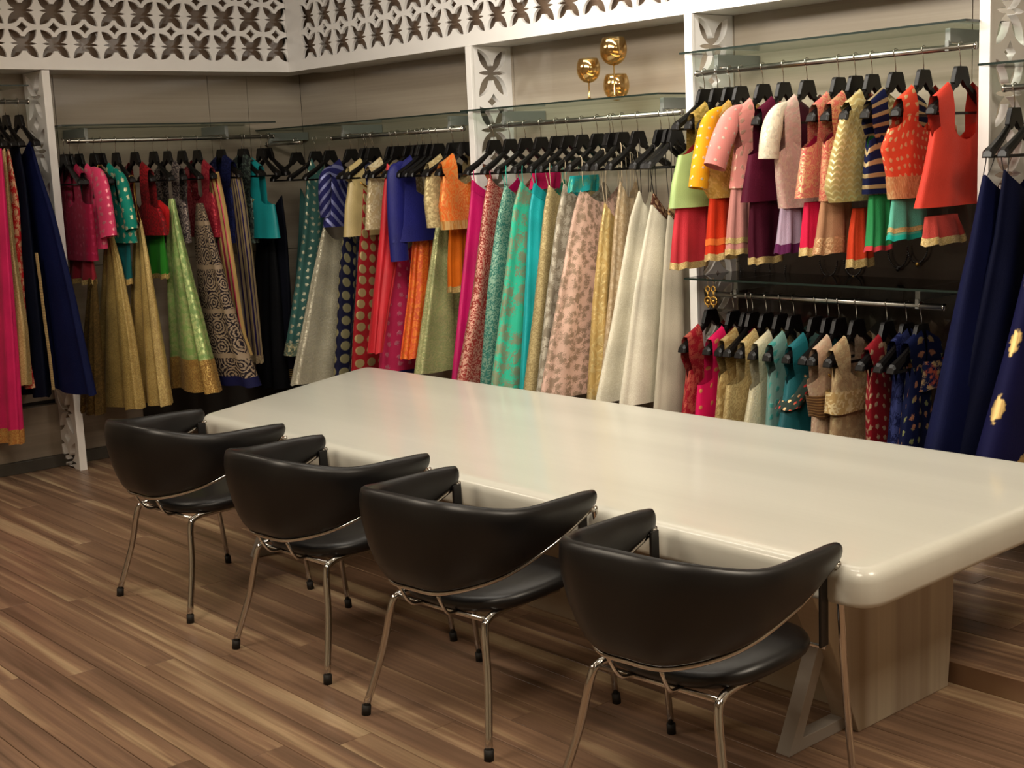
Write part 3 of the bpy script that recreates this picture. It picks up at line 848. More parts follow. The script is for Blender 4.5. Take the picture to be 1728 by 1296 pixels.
# ---- far left rail: gowns seen at the edge of the picture
s = A1(-40, 192); skirt(s, [(2,250),(14,420),(26,600),(34,748)], F('d81f63','e8508a','plain',rough=.5), 'hot pink long skirt with orange gold hem at the far left edge', hem=None, border=F('b3743a','d8a862','brocade'), bz=.085, k=9, amp=.02, name='long_skirt', short='hot pink long skirt at far left')
s = A1(-22, 191); skirt(s, [(8,250),(22,420),(42,560),(47,650)], F('a98b56','cdb482','brocade',1.5,rough=.45), 'beige gold skirt between the hot pink and red ones at far left', hem=None, k=9, amp=.02, name='long_skirt', short='beige gold skirt at far left')
s = A1(-8, 190, 2); skirt(s, [(13,252),(28,340),(32,430),(44,560),(57,655)], F('b3191f','d9b08a','floral',.9), 'red gown with pale embroidery beside the navy gowns', hem=None, k=6, amp=.015, name='gown', cat='gown', short='red gown at far left')
s = A1(9, 190, -2); skirt(s, [(30,232),(44,300),(58,430),(72,560),(82,670)], F('080d1e','0e1428','plain'), 'plain dark navy gown hanging left of the gold-trimmed one', hem=None, k=6, amp=.018, name='gown', cat='gown', short='plain dark navy gown')
s = A1(31, 190, 2)
g = skirt(s, [(50,236),(64,290),(86,360),(118,500),(138,600),(152,668)], F('0b1238','101a4a','plain'), 'royal navy gown with gold sequin strip beside the white divider', hem=None, k=6, amp=.018, name='gown', cat='gown', short='royal navy gown with gold strip')
m = MB(); pts = [s.uz(x, y) for x, y in ((84,425),(90,470),(98,540),(106,600),(112,655))]
m.loft([[(u-.04,-.080,z-g.location.z+s.zr),(u-.02,-.092,z-g.location.z+s.zr),(u+.0,-.082,z-g.location.z+s.zr)] for u, z in pts], False)
m.build('sequin_strip', F('b7a070','23242c','buttis',.8), g)
m = MB(); pts = [s.uz(x, y) for x, y in ((44,292),(48,320),(52,355))]
m.loft([[(u-.022,-.060,z-g.location.z+s.zr),(u-.008,-.068,z-g.location.z+s.zr),(u+.008,-.058,z-g.location.z+s.zr)] for u, z in pts], False)
m.build('shoulder_trim', F('b7a070','7c6c48','sequin'), g)

# ---- left wall rail
s = A2(118, 263, -3); blouse(s, [(158,345),(163,400),(166,440)], F('8c1236','a92a50','buttis',1.2), 'dark raspberry blouse at the left end of the left wall rail', hem=None, neckdrop=.05, k=5, short='dark raspberry blouse')
stole(s, [(158,430),(163,480)], [(118,430),(118,484)], F('93202f','a33448','plain'), 'raspberry net scarf with thin gold border under the pink blouse', border=GOLDB, bz=.03)
s = A2(133, 260, 3); blouse(s, [(166,345),(172,380),(176,420)], F('d8406a','e88a98','buttis',1.3), 'pink blouse with one wide flaring sleeve on the left wall rail', sleeve=(182,400), srad=.082, hem=None, short='pink blouse with a wide sleeve')
s = A2(158, 259, 0); skirt(s, [(186,385),(200,440),(220,560),(237,690)], F('9b8042','c9b070','brocade',2,rough=.4), 'antique gold pleated skirt left of the teal blouse', hem=None, k=8, amp=.024, straps=M_GOLD, far_px=[(178,385),(176,470),(172,600),(166,700)], short='left antique gold skirt', thick=(.012,.07))
s = A2(170.7, 261, 2); blouse(s, [(216,345),(222,380),(226,410)], F('0b7f6e','c3c5a0','buttis',1.0), 'teal green blouse with silver motifs between the two gold skirts', sleeve=(222,388), hem=None, short='teal green blouse', srad=.045)
stole(s, [(216,405),(220,480)], [(186,405),(188,482)], F('0c5c60','147476','plain'), 'dark teal scarf with gold hem below the teal blouse', border=GOLDB, bz=.035)
s = A2(195, 255, -2); skirt(s, [(240,372),(252,440),(270,570),(287,684)], F('a3874a','cdb676','brocade',2,rough=.4), 'antique gold pleated skirt right of the teal blouse', hem=None, k=8, amp=.024, straps=M_GOLD, far_px=[(230,372),(228,470),(230,600),(228,690)], short='right antique gold skirt', thick=(.012,.07))
s = A2(227, 255, 1); blouse(s, [(268,352),(276,372),(280,397)], F('6e1216','b2202a','sequin',1), 'dark red sequined blouse above the bright green scarf', hem=None, short='dark red sequined blouse')
m = F('b8161a', 'c8242a', 'plain')
stole(A2(240, 257), [(268,338),(283,352),(281,396)], [(254,338),(256,352),(258,398)], m, 'small bright red silk piece hanging on the dark red blouse', thick=(.02,.025))
stole(A2(236, 256), [(276,396),(282,470)], [(246,396),(252,474)], F('2f8a28','3fa038','plain'), 'bright green net scarf with gold hem on the left wall rail', border=GOLDB, bz=.03)
s = A2(259, 259, 0); skirt(s, [(292,335),(302,390),(322,480),(345,580),(365,662)], F('82a45a','bccb86','floral',1.2,rough=.5), 'light green silk skirt with gold red border on the left wall', hem=None, k=7, amp=.02, border=F('8f6a34','c4a25c','brocade'), bz=.2, far_px=[(287,335),(284,400),(288,500),(294,600),(298,690)], short='light green silk skirt', thick=(.01,.075), sag=0)
s = A2(282, 254, -2); blouse(s, [(316,345),(320,380),(322,410)], F('3b3338','9c8f86','brocade',1), 'grey patterned sleeveless blouse left of the block-print skirt', hem=None, short='grey patterned blouse', neck_trim=M_STEEL)
s = A2(307, 257.5, 1); skirt(s, [(340,343),(352,385),(372,460),(398,560),(430,652)], F('221c22','938069','kalam',1.5,rough=.7,metal2=0), 'dark skirt with dense beige traditional print on the left wall', hem=None, k=4, amp=.012, border=F('17183c','1c1e48','plain'), bz=.055, far_px=[(332,343),(330,400),(340,500),(352,600),(362,680)], short='dark beige-printed skirt', thick=(.015,.08), sag=0)
s = A2(332, 249, -2); blouse(s, [(363,335),(368,370),(371,400)], F('8f1a2c','c0404a','sequin'), 'crimson sequined blouse under a pink gold stole', hem=None, short='crimson sequined blouse')
stole(A2(341, 247), [(366,290),(378,345),(394,450),(410,560),(424,600)], [(350,290),(362,350),(376,450),(390,560),(398,600)], F('b99a5e','a8324e','vstripes',.6), 'pink and gold striped stole hanging over a hanger shoulder', thick=(.03,.02))
s = A2(372, 244.5, 3); blouse(s, [(392,330),(396,370),(398,410)], F('15183a','232a5c','brocade'), 'midnight blue blouse behind the bordered stole', hem=None, short='midnight blue blouse')
stole(A2(380, 246), [(402,288),(412,340),(424,440),(434,540),(441,612)], [(388,288),(394,350),(404,450),(414,540),(420,616)], F('8c7a5c','2c2450','vstripes',.8), 'violet stole with beige jewelled border on the left wall', border=F('8d7a60','c8b890','sequin'), bz=.05, thick=(.03,.02))
s = A2(408, 254.6, 0); blouse(s, [(428,345),(432,375),(434,410)], F('2b302f','5b6a60','sequin'), 'black beaded blouse beside the bright teal one', hem=None, short='black beaded blouse')
s = A2(412, 254, 2); blouse(s, [(460,345),(464,370),(468,402)], F('0d8a8e','13999c','plain',rough=.5), 'bright teal blouse with gold beaded neckline near the room corner', hem=None, neck_trim=M_GOLD, short='bright teal blouse')
s = A2(440, 250, -2); skirt(s, [(462,398),(470,470),(476,560),(486,655)], F('0c0d10','15161b','plain'), 'black velvet skirt below the bright teal blouse', hem=None, k=6, amp=.018, short='black velvet skirt', name='long_skirt', thick=(.02,.09))
s = A2(452, 250, 3); skirt(s, [(474,330),(482,400),(490,540),(497,645)], F('0a0c16','12162a','plain'), 'narrow black gown with gold hem beside the room corner', hem=None, k=5, amp=.014, border=F('15161b','a58a48','hstripes',2), bz=.09, name='gown', cat='gown', short='narrow black gown')
# hidden in the shade behind
skirt(A2(108, 262, 0), [(160,470),(164,560),(170,700)], F('4a3a1e','6a5530','brocade'), 'dull bronze skirt in shade at the left end of the rail', hem=None, k=7, amp=.02, name='long_skirt', short='dull bronze skirt', far_px=[(150,470),(148,560),(146,700)], hang=True)

# ---- rail between the corner and the first divider
s = B1(500, 255, 4); skirt(s, [(508,318),(505,400),(498,500),(493,600)], F('2e5a57','4c7a72','plain'), 'sea green gown nearest the room corner with silver sprays', hem=-1.4, k=5, amp=.016, border=F('3f5a50','b8b08c','sequin'), bz=.1, name='gown', cat='gown', short='sea green gown')
s = B1(532, 252, -3); skirt(s, [(524,264),(520,284),(512,400),(496,520),(484,600)], F('37615c','a8a890','buttis',1.1), 'grey teal stole with silver sequin motifs beside the room corner', hem=None, k=3, amp=.012, border=F('5a6a5a','c0b890','sequin'), bz=.08, name='long_stole', cat='scarf', farmul=.2, short='grey teal sequined stole', far_px=[(546,262),(548,284),(546,400),(532,520),(520,590)])
s = B1(556, 252, 2); skirt(s, [(545,384),(528,460),(508,560),(489,650)], F('aaa48c','cfcab4','lace',1), 'silver white brocade skirt by the room corner', hem=-1.45, k=7, amp=.018, short='silver white brocade skirt')
s = B1(592, 251, 0); blouse(s, [(558,310),(550,345),(546,384)], F('1a1b52','7c80ac','stripes',.8), 'navy blouse with slanting silver stripes left of the gold satin one', sleeve=(553,366), hem=None, short='navy striped blouse', srad=.045)
s = B1(592, 252, 2); skirt(s, [(580,385),(572,460),(568,560),(563,640)], F('1b1c36','a8a078','circles',.85), 'navy skirt with large beige discs', hem=-1.45, k=3, amp=.014, short='navy disc skirt')
s = B1(628, 250, -2); blouse(s, [(590,318),(584,350),(582,400)], F('c6b27c','d8c898','plain',rough=.32), 'shiny pale gold satin blouse with jewelled neck', hem=None, border=None, neck_trim=M_GOLD, short='pale gold satin blouse')
s = B1(616, 251, 0); skirt(s, [(602,395),(600,480),(594,560),(590,640)], F('14141d','3a3a48','floral',1), 'black patterned skirt under the gold satin blouse', hem=-1.45, k=5, amp=.014, short='black patterned skirt')
s = B1(630, 250, 2); skirt(s, [(611,318),(608,380),(602,470),(596,560),(592,640)], F('9a1a22','c0ac78','circles',.95), 'red skirt with beige gold discs', hem=-1.45, k=4, amp=.014, short='red disc skirt')
s = B1(662, 248, -2); blouse(s, [(624,300),(620,345),(618,388)], F('b09c74','e0d4b0','sequin'), 'champagne sequined sleeveless blouse right of the red disc skirt', hem=None, short='champagne sequined blouse', neck_trim=M_GOLD)
s = B1(692, 246, 2); skirt(s, [(652,276),(645,330),(640,400),(632,480),(622,596)], F('c8222e','de3844','plain',rough=.5), 'coral red gown tapering to a point left of the royal blue sleeve', hem=None, k=5, amp=.012, far_px=[(690,276),(680,340),(670,420),(655,500),(640,585)], name='gown', cat='gown', short='coral red gown')
s = B1(672, 247, 0); skirt(s, [(660,400),(652,460),(645,540),(639,640)], F('c42a58','e08298','buttis',.9), 'raspberry net skirt with small gold dots', hem=-1.42, k=7, amp=.018, short='raspberry dotted skirt', border=F('1c1c5a','242470','plain'), bz=.04)
s = B1(713, 244.5, -3); blouse(s, [(668,330),(664,380),(662,410)], F('14186a','1c2280','plain',rough=.55), 'royal blue blouse with a very long pointed sleeve', sleeve=(678,440), hem=None, short='royal blue blouse', srad=.062)
s = B1(705, 246, 2); skirt(s, [(703,330),(698,400),(690,500),(677,606)], F('e0561a','f08030','brocade',.6,rough=.5,metal2=.3), 'bright orange silk skirt left of the pale green brocade', hem=None, k=6, amp=.018, far_px=[(730,330),(728,420),(726,500),(712,600)], short='bright orange silk skirt')
s = B1(728, 243, 0); skirt(s, [(742,345),(730,420),(716,520),(700,632)], F('98a068','c8c890','lace',1.1,rough=.45), 'pale green gold brocade skirt under the champagne blouse', hem=-1.42, k=6, amp=.016, short='pale green brocade skirt', farmul=.35)
s = B1(764, 241, -3); blouse(s, [(720,305),(718,340),(724,385)], F('a89468','dccb98','sequin'), 'gold sequined sleeveless blouse on the pale green skirt', hem=None, short='gold sequined sleeveless blouse')
s = B1(783, 240.5, 2); blouse(s, [(745,310),(740,350),(745,388)], F('dc6416','e89850','lace',1,rough=.5), 'orange lace blouse with sequined hem beside the white divider', sleeve=None, hem=None, border=F('b07838','e0b878','sequin'), bz=.05, short='orange lace blouse')
stole(B1(771, 241), [(758,388),(756,440),(757,494)], [(790,388),(788,440),(786,490)], F('d4680c','e07c1c','plain'), 'orange net scarf with gold hem under the orange blouse', border=GOLDB, bz=.035)
for x, y in ((619,250),(716,244),(739,243),(765,241)):
    B1(x, y).hang({619:'behind the champagne blouse, first divider bay', 716:'between the orange skirt and the pale green one', 739:'just left of the orange lace blouse', 765:'last before the first white divider'}[x])

# ---- long pastel skirts
def lng(neck, near, mat, label, short, tilt=0, **k):
    s = B2(neck[0], neck[1], tilt); k.setdefault('k', 7); k.setdefault('amp', .018)
    return skirt(s, near, mat, label, hem=-1.42, short=short, **k)
TL = simple('pink_loop', 'd02a72', .6); TT_ = simple('teal_loop', '2fb5a0', .6); TC = simple('cream_loop', 'b8a88c', .6); TB = simple('black_loop', '17110f', .6)
lng((833.5,237), [(797,305),(792,360),(782,460),(766,620)], F('c40b62','d8207a','plain',rough=.5), 'magenta plain long skirt beside the first white divider', 'magenta plain skirt', 0, straps=TL, k=5, waist=F('b80a5a','c81068','plain'))
lng((861,239.6), [(823,300),(815,340),(796,490),(768,640)], F('8c2f2a','c89684','speckle',1), 'rust red sequin-brocade long skirt', 'rust red brocade skirt', 2, straps=TL)
lng((887,238.7), [(853,312),(841,368),(827,480),(815,640)], F('2f6e62','86a894','speckle',1), 'dark sea green sequined long skirt', 'dark sea green skirt', -2, straps=TT_)
lng((913,231), [(878,306),(866,345),(850,480),(829,648)], F('38c09c','8c9a7c','floral',.55,metal2=.2), 'mint green long skirt with large grey gold florals', 'mint floral skirt', 1, straps=TT_)
lng((939,229.5), [(900,310),(891,350),(884,516),(876,655)], F('12a8ac','1cbcc0','plain',rough=.5), 'turquoise plain pleated long skirt', 'turquoise pleated skirt', 2, straps=TT_, k=11, amp=.022, waist=F('0f9094','14a0a4','plain'))
lng((959,235), [(926,312),(919,350),(903,516),(886,658)], F('98855a','c0ae80','speckle',1.2), 'olive gold shimmering long skirt right of the turquoise one', 'olive gold shimmering skirt', -1, straps=TC)
lng((982.5,234), [(950,310),(938,368),(919,516),(904,660)], F('8c8270','c0b8a6','floral',.8,metal2=.1), 'stone grey long skirt with raised flower petals', 'stone grey petal skirt', 2, straps=TC)
lng((1008.6,228), [(981,314),(967,368),(945,500),(917,660)], F('d8b4a2','a48c78','floral',1.0,metal2=.2), 'blush pink long skirt with grey floral thread work', 'blush pink floral skirt', -2, straps=TC, amp=.014)
lng((1035,229), [(1020,342),(1013,387),(1001,516),(993,675)], F('b8995c','d8c084','brocade',.4,rough=.38), 'satin gold pleated skirt right of the blush pink one', 'satin gold pleated skirt', 0, straps=TC, k=10, amp=.02, farmul=.3)
lng((1050.5,230.6), [(1046,306),(1038,368),(1031,480),(1014,660)], F('a8906e','cbb798','floral',1.5), 'beige floral long skirt left of the ivory ones', 'beige floral skirt', 1, straps=TC, farmul=.4)
lng((1076.6,227), [(1078,322),(1064,368),(1036,538),(1008,680)], F('d3cbb4','e2dcc8','brocade',2.5,rough=.8,metal2=0), 'ivory textured long skirt, left of the pair', 'left ivory skirt', -1, straps=TB, k=5, amp=.022)
lng((1115.6,225), [(1103,328),(1093,376),(1074,480),(1047,685)], F('d8d0ba','e4deca','brocade',2.5,rough=.8,metal2=0), 'ivory textured long skirt, right of the pair', 'right ivory skirt', 1, straps=TB, k=5, amp=.024, waist=F('4a2c20','b09070','sequin'))
lng((1140,224), [(1130,345),(1124,400),(1114,560),(1104,700)], F('b8b09c','ccc4b0','plain'), 'grey ivory net skirt behind the red scarf of the lime set', 'grey ivory net skirt', 2, straps=TB, k=5, amp=.02, waist=F('3c2418','a88860','sequin'))
for (x, y), t in (((1030,229),'over the satin gold skirt, turned slightly'), ((1130,228),'last on the pastel rail before the second divider')): B2(x, y, 6).hang(t)
# tucked-in blouses among the long skirts
for (x, y), nr, mt, lb in (((925,231), [(896,300),(893,320)], F('c81858','d82a68','plain'), 'small magenta blouse half hidden behind the mint skirt'),
                           ((1008,229), [(960,305),(958,325)], F('16989a','58a890','floral'), 'small teal blouse half hidden behind the blush skirt')):
    stole(B2(x, y), [(nr[0][0]+2, nr[0][1]-8), nr[1]], [(nr[0][0]+50, nr[0][1]-4), (nr[1][0]+50, nr[1][1]+10)], mt, lb, name='tucked_blouse', cat='blouse', thick=(.01,.012))

# ---- upper blouse rail
def setg(neck, tilt, body, mat, label, short, dn=None, df=None, dmat=None, dlabel=None, db=None, dbz=.03, band2=None, **k):
    s = B3(neck[0], neck[1], tilt)
    if dn: stole(s, dn, df, dmat, dlabel, border=db, bz=dbz, band2=band2, k=6, amp=.012, thick=(.018,.034))
    return blouse(s, body, mat, label, hem=None, short=short, **k)
setg((1211,148), 0, [(1146,262),(1135,310),(1131,352)], F('a9c27c','bccf92','plain',rough=.5), 'lime green sleeveless blouse with gold beaded shoulder', 'lime green blouse',
     [(1141,350),(1136,400),(1133,455)], [(1196,350),(1194,400),(1192,446)], F('c0323c','cc4450','plain'), 'coral red net scarf with gold border under the lime blouse', GOLD2, .03, lining=F('b8242c','c83038','plain'), strapmat=F('8c7430','d0b060','sequin'))
setg((1250,141), 2, [(1172,270),(1180,310),(1196,335)], F('b0863a','d8b468','sequin'), 'yellow blouse with mirror-dotted sleeve', 'yellow mirror-dotted blouse',
     [(1196,333),(1192,390),(1190,440)], [(1241,333),(1242,390),(1240,432)], F('c83212','d84420','plain'), 'orange red scarf with double gold bands under the yellow blouse', GOLD2, .03, (.07,.10,F('e07030','e88850','plain')), sleeve=(1178,318), smat=F('dc9a14','d8ceb0','dots',1.3), srad=.055)
setg((1287.7,146), -2, [(1242,262),(1238,290),(1236,318)], F('d88a80','e0b09a','buttis',1.4), 'salmon pink blouse with bell sleeve and mirror work', 'salmon pink blouse',
     [(1237,320),(1232,380),(1230,430)], [(1264,320),(1266,380),(1264,425)], F('c88880','d49c92','plain'), 'pale rose scarf with two gold bands under the salmon blouse', GOLD2, .025, (.05,.075,GOLD2), sleeve=(1212,282), smat=F('e08c84','e0d0c0','dots',1.2), srad=.062, border=None)
setg((1322.4,137), 2, [(1262,262),(1255,305),(1250,342)], F('4c1026','5c1830','plain',rough=.6), 'deep maroon blouse with pale piping', 'deep maroon blouse',
     [(1264,340),(1262,400),(1264,446)], [(1318,345),(1320,390),(1318,412)], F('421022','52182e','plain'), 'maroon scarf with gold hem pieces under the maroon blouse', GOLD2, .03, neck_trim=F('b89070','c8a080','plain'))
setg((1362,140), 0, [(1308,262),(1312,310),(1318,352)], F('c09a90','e0c8b8','sequin'), 'blush blouse with a plump cream beaded sleeve', 'blush beaded blouse',
     [(1318,352),(1314,400),(1311,428)], [(1352,352),(1352,400),(1348,442)], F('a894a8','b8a8b8','plain'), 'lavender grey net scarf with purple hem', F('581848','642050','plain'), .04, sleeve=(1300,268), smat=F('d8ccb4','e8e0cc','sequin'), srad=.055)
setg((1415.5,126), 2, [(1352,250),(1346,295),(1341,335)], F('c06058','d8a880','lace',1.6), 'pink and gold lace sleeveless blouse, left of two alike', 'left pink gold lace blouse',
     [(1356,342),(1352,390),(1350,432)], [(1388,342),(1388,390),(1386,420)], F('c81440','d8204c','plain'), 'hot pink net scarf with gold trim', GOLD2, .035, lining=F('b81048','c41850','plain'))
setg((1444,122), -2, [(1393,245),(1390,290),(1388,340)], F('b8584c','d8a47c','lace',1.6), 'pink and gold lace sleeveless blouse, right of two alike', 'right pink gold lace blouse',
     [(1389,340),(1382,400),(1378,430)], [(1436,340),(1438,400),(1436,432)], F('b08060','c09474','plain'), 'beige net scarf with wide brocade hem', F('a87a54','d8b088','brocade'), .07, lining=F('a81840','b82048','plain'))
setg((1471.8,124), 1, [(1420,200),(1404,260),(1393,318),(1402,342)], F('a8945c','dccf98','scallop',1.3), 'olive gold net blouse with sequined scallops', 'olive gold scalloped blouse',
     [(1440,352),(1434,400),(1432,452)], [(1464,352),(1468,400),(1470,448)], F('c83c1c','d84c28','plain'), 'orange net scarf with gold hem below the scalloped blouse', GOLD2, .035, farmul=.4)
setg((1511.7,124), -2, [(1466,250),(1462,290),(1461,328)], F('12183a','b09c74','hstripes',.6), 'navy sleeveless blouse with cream stripes on the upper rail', 'navy striped sleeveless blouse',
     [(1470,330),(1468,390),(1466,424)], [(1500,330),(1500,380),(1498,412)], F('2c8a50','3c9c60','plain'), 'leaf green scarf with coral hem under the navy blouse', F('c83c44','d84c50','plain'), .02, lining=F('1c7a3c','288a48','plain'))
setg((1558.6,119), 2, [(1498,218),(1484,250),(1496,300),(1500,336)], F('d8482c','e8c08c','buttis',1.6), 'orange halter blouse with gold motifs and banded hem', 'orange halter blouse',
     [(1503,338),(1500,380),(1497,406)], [(1560,338),(1562,380),(1560,398)], F('5cae98','74c0ac','plain'), 'mint net scarf with turquoise ruffled hem', F('18a090','20b0a0','plain'), .02, (.03,.05,GOLD2), border=F('b8784c','e0b484','brocade',2), bz=.09, farmul=1.0)
setg((1621,114), 0, [(1573,232),(1560,295),(1546,352)], F('cc3c2c','d84c3c','plain',rough=.6), 'plain coral red sleeveless tunic at the right end of the upper rail', 'coral red tunic',
     [(1562,366),(1560,395),(1558,415)], [(1614,366),(1620,385),(1622,395)], F('b44038','c0504a','plain'), 'coral scarf with gold hem below the coral tunic', GOLD2, .03, farmul=.75)
for (x, y), t in (((1189,156),'first on the upper blouse rail beside the divider'), ((1232,150),'just left of the yellow blouse')): B3(x, y).hang(t)

# ---- low blouse rail
def patch(r, s, near_px, far_px, mat, name, thick=(.05,.052)):
    near = sorted([(z, u) for u, z in (s.uz(*p) for p in near_px)], reverse=True); far = sorted([(z, u) for u, z in (s.uz(*p) for p in far_px)], reverse=True)
    zo = r.location.z-s.zr
    rr, uv = drape(near, far, thick, 4, .004, 0, nz=5, seed=3, zo=zo, nt=36)
    return MB().loft(rr, True, False, False, uv).build(name, mat, r)
r_s = {}
def low(neck, tilt, body, mat, label, short, **k):
    s = BL(neck[0], neck[1], tilt); r = blouse(s, body, mat, label, hem=-.86, short=short, **k); r_s[short] = (r, s); return r
low((1199,523), 0, [(1160,640),(1152,700)], F('8c1020','c06050','floral',1.2), 'crimson brocade kurta first on the low rail', 'crimson brocade kurta', cat='tunic', name='long_kurta')
low((1238,527), 2, [(1176,650),(1171,715)], F('c80c50','d8905c','dots',.8), 'hot pink kurta with gold dots on the low rail', 'hot pink dotted kurta', cat='tunic', name='long_kurta')
low((1262,522), -2, [(1216,640),(1210,715)], F('8c7040','c8b078','floral',1.3), 'dull gold embroidered blouse third on the low rail', 'dull gold embroidered blouse')
low((1293.6,527), 1, [(1226,650),(1218,725)], F('a08858','d0bc88','lace',1.2), 'beige gold lace blouse fourth on the low rail', 'beige gold lace blouse')
low((1318,530), -1, [(1268,660),(1256,730)], F('c0b898','d8d2b8','brocade',1), 'cream silk blouse left of the sheer grey green one', 'cream silk blouse')
low((1340,533.7), 2, [(1296,640),(1292,725)], F('6c9088','50a8a0','buttis',1.2), 'grey green blouse with small turquoise beads', 'sheer grey green blouse', lining=F('88a098','98b0a8','plain'))
low((1377,531), -2, [(1330,650),(1316,735)], F('0c5c64','146c74','plain',rough=.5), 'deep teal blouse with flowered neckline', 'deep teal blouse', neck_trim=F('b0a070','c84838','sequin'), farmul=.6)
low((1416,535), 1, [(1362,650),(1372,700),(1370,745)], F('b89880','dcc4a8','sequin'), 'peach beaded blouse right of the deep teal one', 'peach beaded blouse', neck_trim=M_GOLD)
low((1446,540), -1, [(1408,640),(1406,700),(1404,750)], F('a08462','d8c498','floral',1.3), 'champagne beaded blouse left of the dark red silk one', 'champagne beaded blouse', border=None)
low((1497,547.5), 2, [(1466,640),(1462,690),(1464,760)], F('780c18','c0a080','buttis',1.4), 'dark red silk blouse with silver specks', 'dark red silk blouse')
low((1530,545), 0, [(1512,650),(1505,720),(1500,770)], F('0d1236','384070','floral',.7), 'navy blouse with silver leaf work on the low rail', 'navy leaf-work blouse', farmul=.5)
low((1555,542), -2, [(1536,640),(1528,700),(1520,770)], F('0d1436','b0785c','buttis',1.1,c3='8a9060'), 'navy blouse with coloured flower embroidery', 'navy flowered blouse', farmul=.5)
r, s = r_s['champagne beaded blouse']; patch(r, s, [(1400,662),(1398,700)], [(1468,664),(1462,688)], F('a88a58','ecd8a8','sequin'), 'beaded_waistband')
r, s = r_s['peach beaded blouse']; patch(r, s, [(1365,668),(1372,705)], [(1412,668),(1412,712)], F('5a3c24','a07c50','hstripes',2), 'ruffled_hem')
r, s = r_s['deep teal blouse']; patch(r, s, [(1352,632),(1336,660),(1318,692)], [(1372,640),(1356,668),(1338,700)], F('2c3a34','d8b080','buttis',2,c3='c83c38'), 'flowered_trim')
r, s = r_s['navy flowered blouse']; patch(r, s, [(1548,610),(1544,640),(1538,660)], [(1585,600),(1582,640),(1576,655)], F('141c40','c8a878','floral',1.6,c3='c86048'), 'flower_embroidery')
for (x, y), t in (((1270.5,522),'behind the dull gold blouse on the low rail'), ((1398,533),'between the teal and the peach blouse')): BL(x, y, 4).hang(t)

# ---- far right rail: navy skirts
s = B5(1712, 186, 3); skirt(s, [(1655,294),(1634,400),(1606,520),(1575,660),(1552,760)], F('080d30','0c1240','plain'), 'plain navy flared skirt beside the coral tunics', hem=-1.62, k=4, amp=.03, thick=(.02,.07), straps=TB, short='plain navy flared skirt', farmul=.3)
s = B5(1745, 184, -2); skirt(s, [(1698,286),(1684,400),(1660,520),(1630,660),(1600,780)], F('060a24','0a0f30','plain'), 'darker plain navy flared skirt second on the far right rail', hem=-1.62, k=4, amp=.03, thick=(.02,.07), straps=TB, short='darker navy flared skirt', farmul=.3)
s = B5(1810, 178, 0); skirt(s, [(1765,290),(1738,440),(1706,580),(1655,770)], F('0d0d34','b79a63','motif',.66), 'navy skirt with gold teardrop medallions at the right edge', hem=-1.62, k=3, amp=.016, thick=(.02,.08), straps=TB, short='navy medallion skirt', farmul=.3)

# ------------------------------------------------------------------ ornaments
def goblet(px, py_bowl, r, label, Yd, h=None):
    zs = ZB1+.098; p = at_y(px, py_bowl, Yd); H = (p.z-zs)
    g = empty('glass_goblet', (p.x, Yd, zs))
    MB().lathe([(.0,0),(.032,.0),(.032,.003),(.008,.009),(.004,.02),(.0035,max(.03,H-r-.012)),(.006,max(.035,H-r-.004)),(.010,H-r+.002)], n=20).build('stem', M_GOLDGL, g)
    prof = []
    for i in range(15):
        a = -PI/2 + (PI/2+.66)*i/14; prof.append((max(.001, r*math.cos(a)), H+r*1.12*math.sin(a)*(1.25 if a > 0 else 1)))
    inner = [(q*.94, z+.002) for q, z in prof[::-1]]
    MB().lathe(prof+inner, n=28).build('bowl', M_AMBER, g)
    tag(g, label, 'goblet', 'gold glass goblets on the shelf')
m, nt, b = newmat('amber_lustre_glass'); nt.nodes.remove(b)
t_ = N(nt, 'ShaderNodeBsdfTransparent'); t_.inputs[0].default_value = srgb('f4e8cf'); g_ = N(nt, 'ShaderNodeBsdfGlossy'); g_.inputs['Roughness'].default_value = .08; g_.inputs[0].default_value = srgb('e6d2a4')
mx_ = N(nt, 'ShaderNodeMixShader'); mx_.inputs[0].default_value = .24; nt.links.new(t_.outputs[0], mx_.inputs[1]); nt.links.new(g_.outputs[0], mx_.inputs[2]); nt.links.new(mx_.outputs[0], nt.nodes['Material Output'].inputs[0]); M_AMBER = m
goblet(1035, 84, .070, 'tallest gold glass goblet on the shelf', 5.02)
goblet(993, 117, .062, 'middle-height gold glass goblet, leftmost of the three', 5.02)
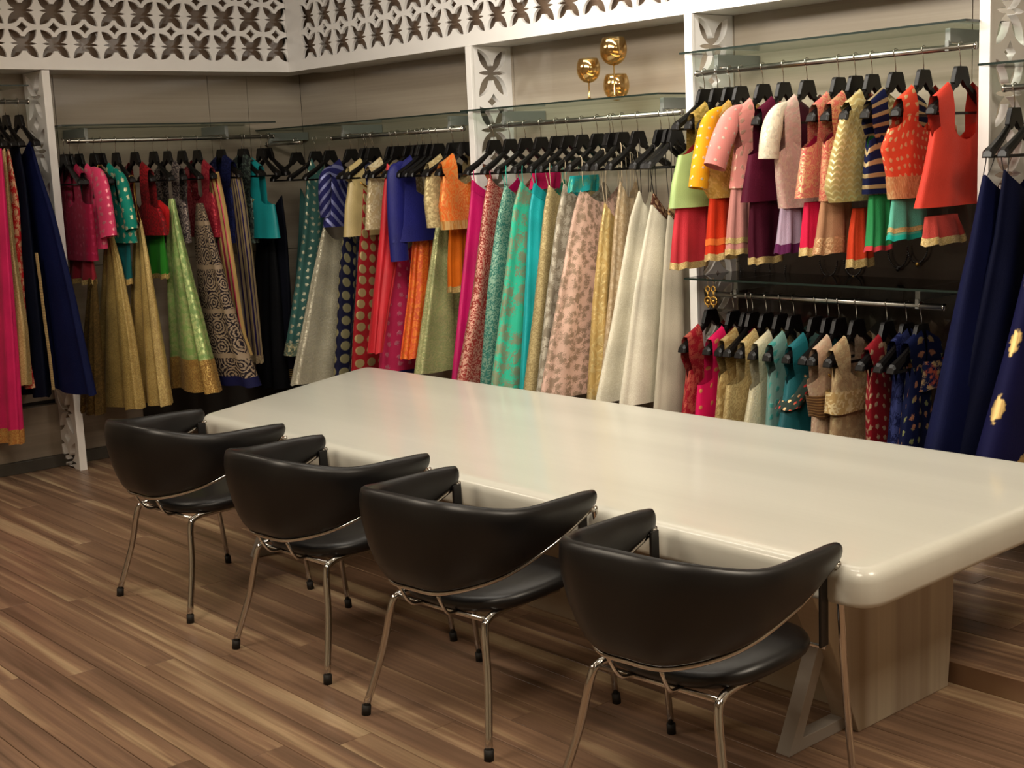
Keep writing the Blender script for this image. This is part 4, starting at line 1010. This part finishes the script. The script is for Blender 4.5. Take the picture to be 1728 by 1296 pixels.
goblet(1040, 145, .068, 'shortest gold glass goblet beneath the tallest', 5.12)
# pair of gold earrings hung at the end of the low rail
for i, (px, lb) in enumerate(((1194.5,'left gold drop earring above the low rail'), (1204,'right gold drop earring above the low rail'))):
    p = at_y(px, 488, 4.94); e = empty('drop_earring', (p.x, 4.94, p.z-.11))
    zz = .11
    MB().tube([(0,0,zz+.055),(0,0,zz+.012)], .0008, 5).build('wire', M_GOLD, e)
    MB().tube([(.013*math.cos(a), 0, zz+.013*math.sin(a)) for a in [2*PI*q/14 for q in range(15)]], .0045, 8).build('ring', M_GOLD, e)
    MB().tube([(0,0,zz-.012),(0,0,zz-.036)], .006, 8, r2=.003).build('link', M_GOLD, e)
    MB().tube([(.02*math.cos(a), 0, .053+.02*math.sin(a)) for a in [2*PI*q/18 for q in range(19)]], .0048, 8).build('ring', M_GOLD, e)
    MB().lathe([(.001,-.009),(.009,-.005),(.009,.005),(.001,.009)], (0,0,.053), 12).build('bead', M_GOLD, e)
    MB().lathe([(.001,-.006),(.006,0),(.001,.006)], (0,0,.026), 10).build('bead', M_GOLD, e)
    tag(e, lb, 'earring')
# dark beaded necklaces hanging from the upper shelf's wall
for i, (px, py) in enumerate(((1262,462),(1312,462),(1398,455),(1440,455),(1515,440),(1548,432))):
    p = at_y(px, py, YB-.03); e = empty('bead_necklace', (p.x, YB-.03, p.z-.05)); c = MB()
    for q in range(22):
        a = PI*q/21; rr = .05; x, z = rr*math.cos(a+PI), .09+rr*1.4*math.sin(a+PI)
        b0 = len(c.v); c.lathe([(.0005,-.0055),(.0045,-.003),(.0045,.003),(.0005,.0055)], (x, 0, z), 6)
    c.build('bead_strand', M_JET, e)['kind'] = 'stuff'
    MB().lathe([(.0005,-.012),(.010,-.004),(.010,.004),(.0005,.012)], (0,0,.012), 10).build('pendant', M_GOLD if i % 2 else M_JET, e)
    tag(e, 'dark bead necklace on the backing board, ' + ('farthest left','second from left','third from left','fourth from left','second from right','farthest right')[i], 'necklace', 'dark necklaces on the backing board')
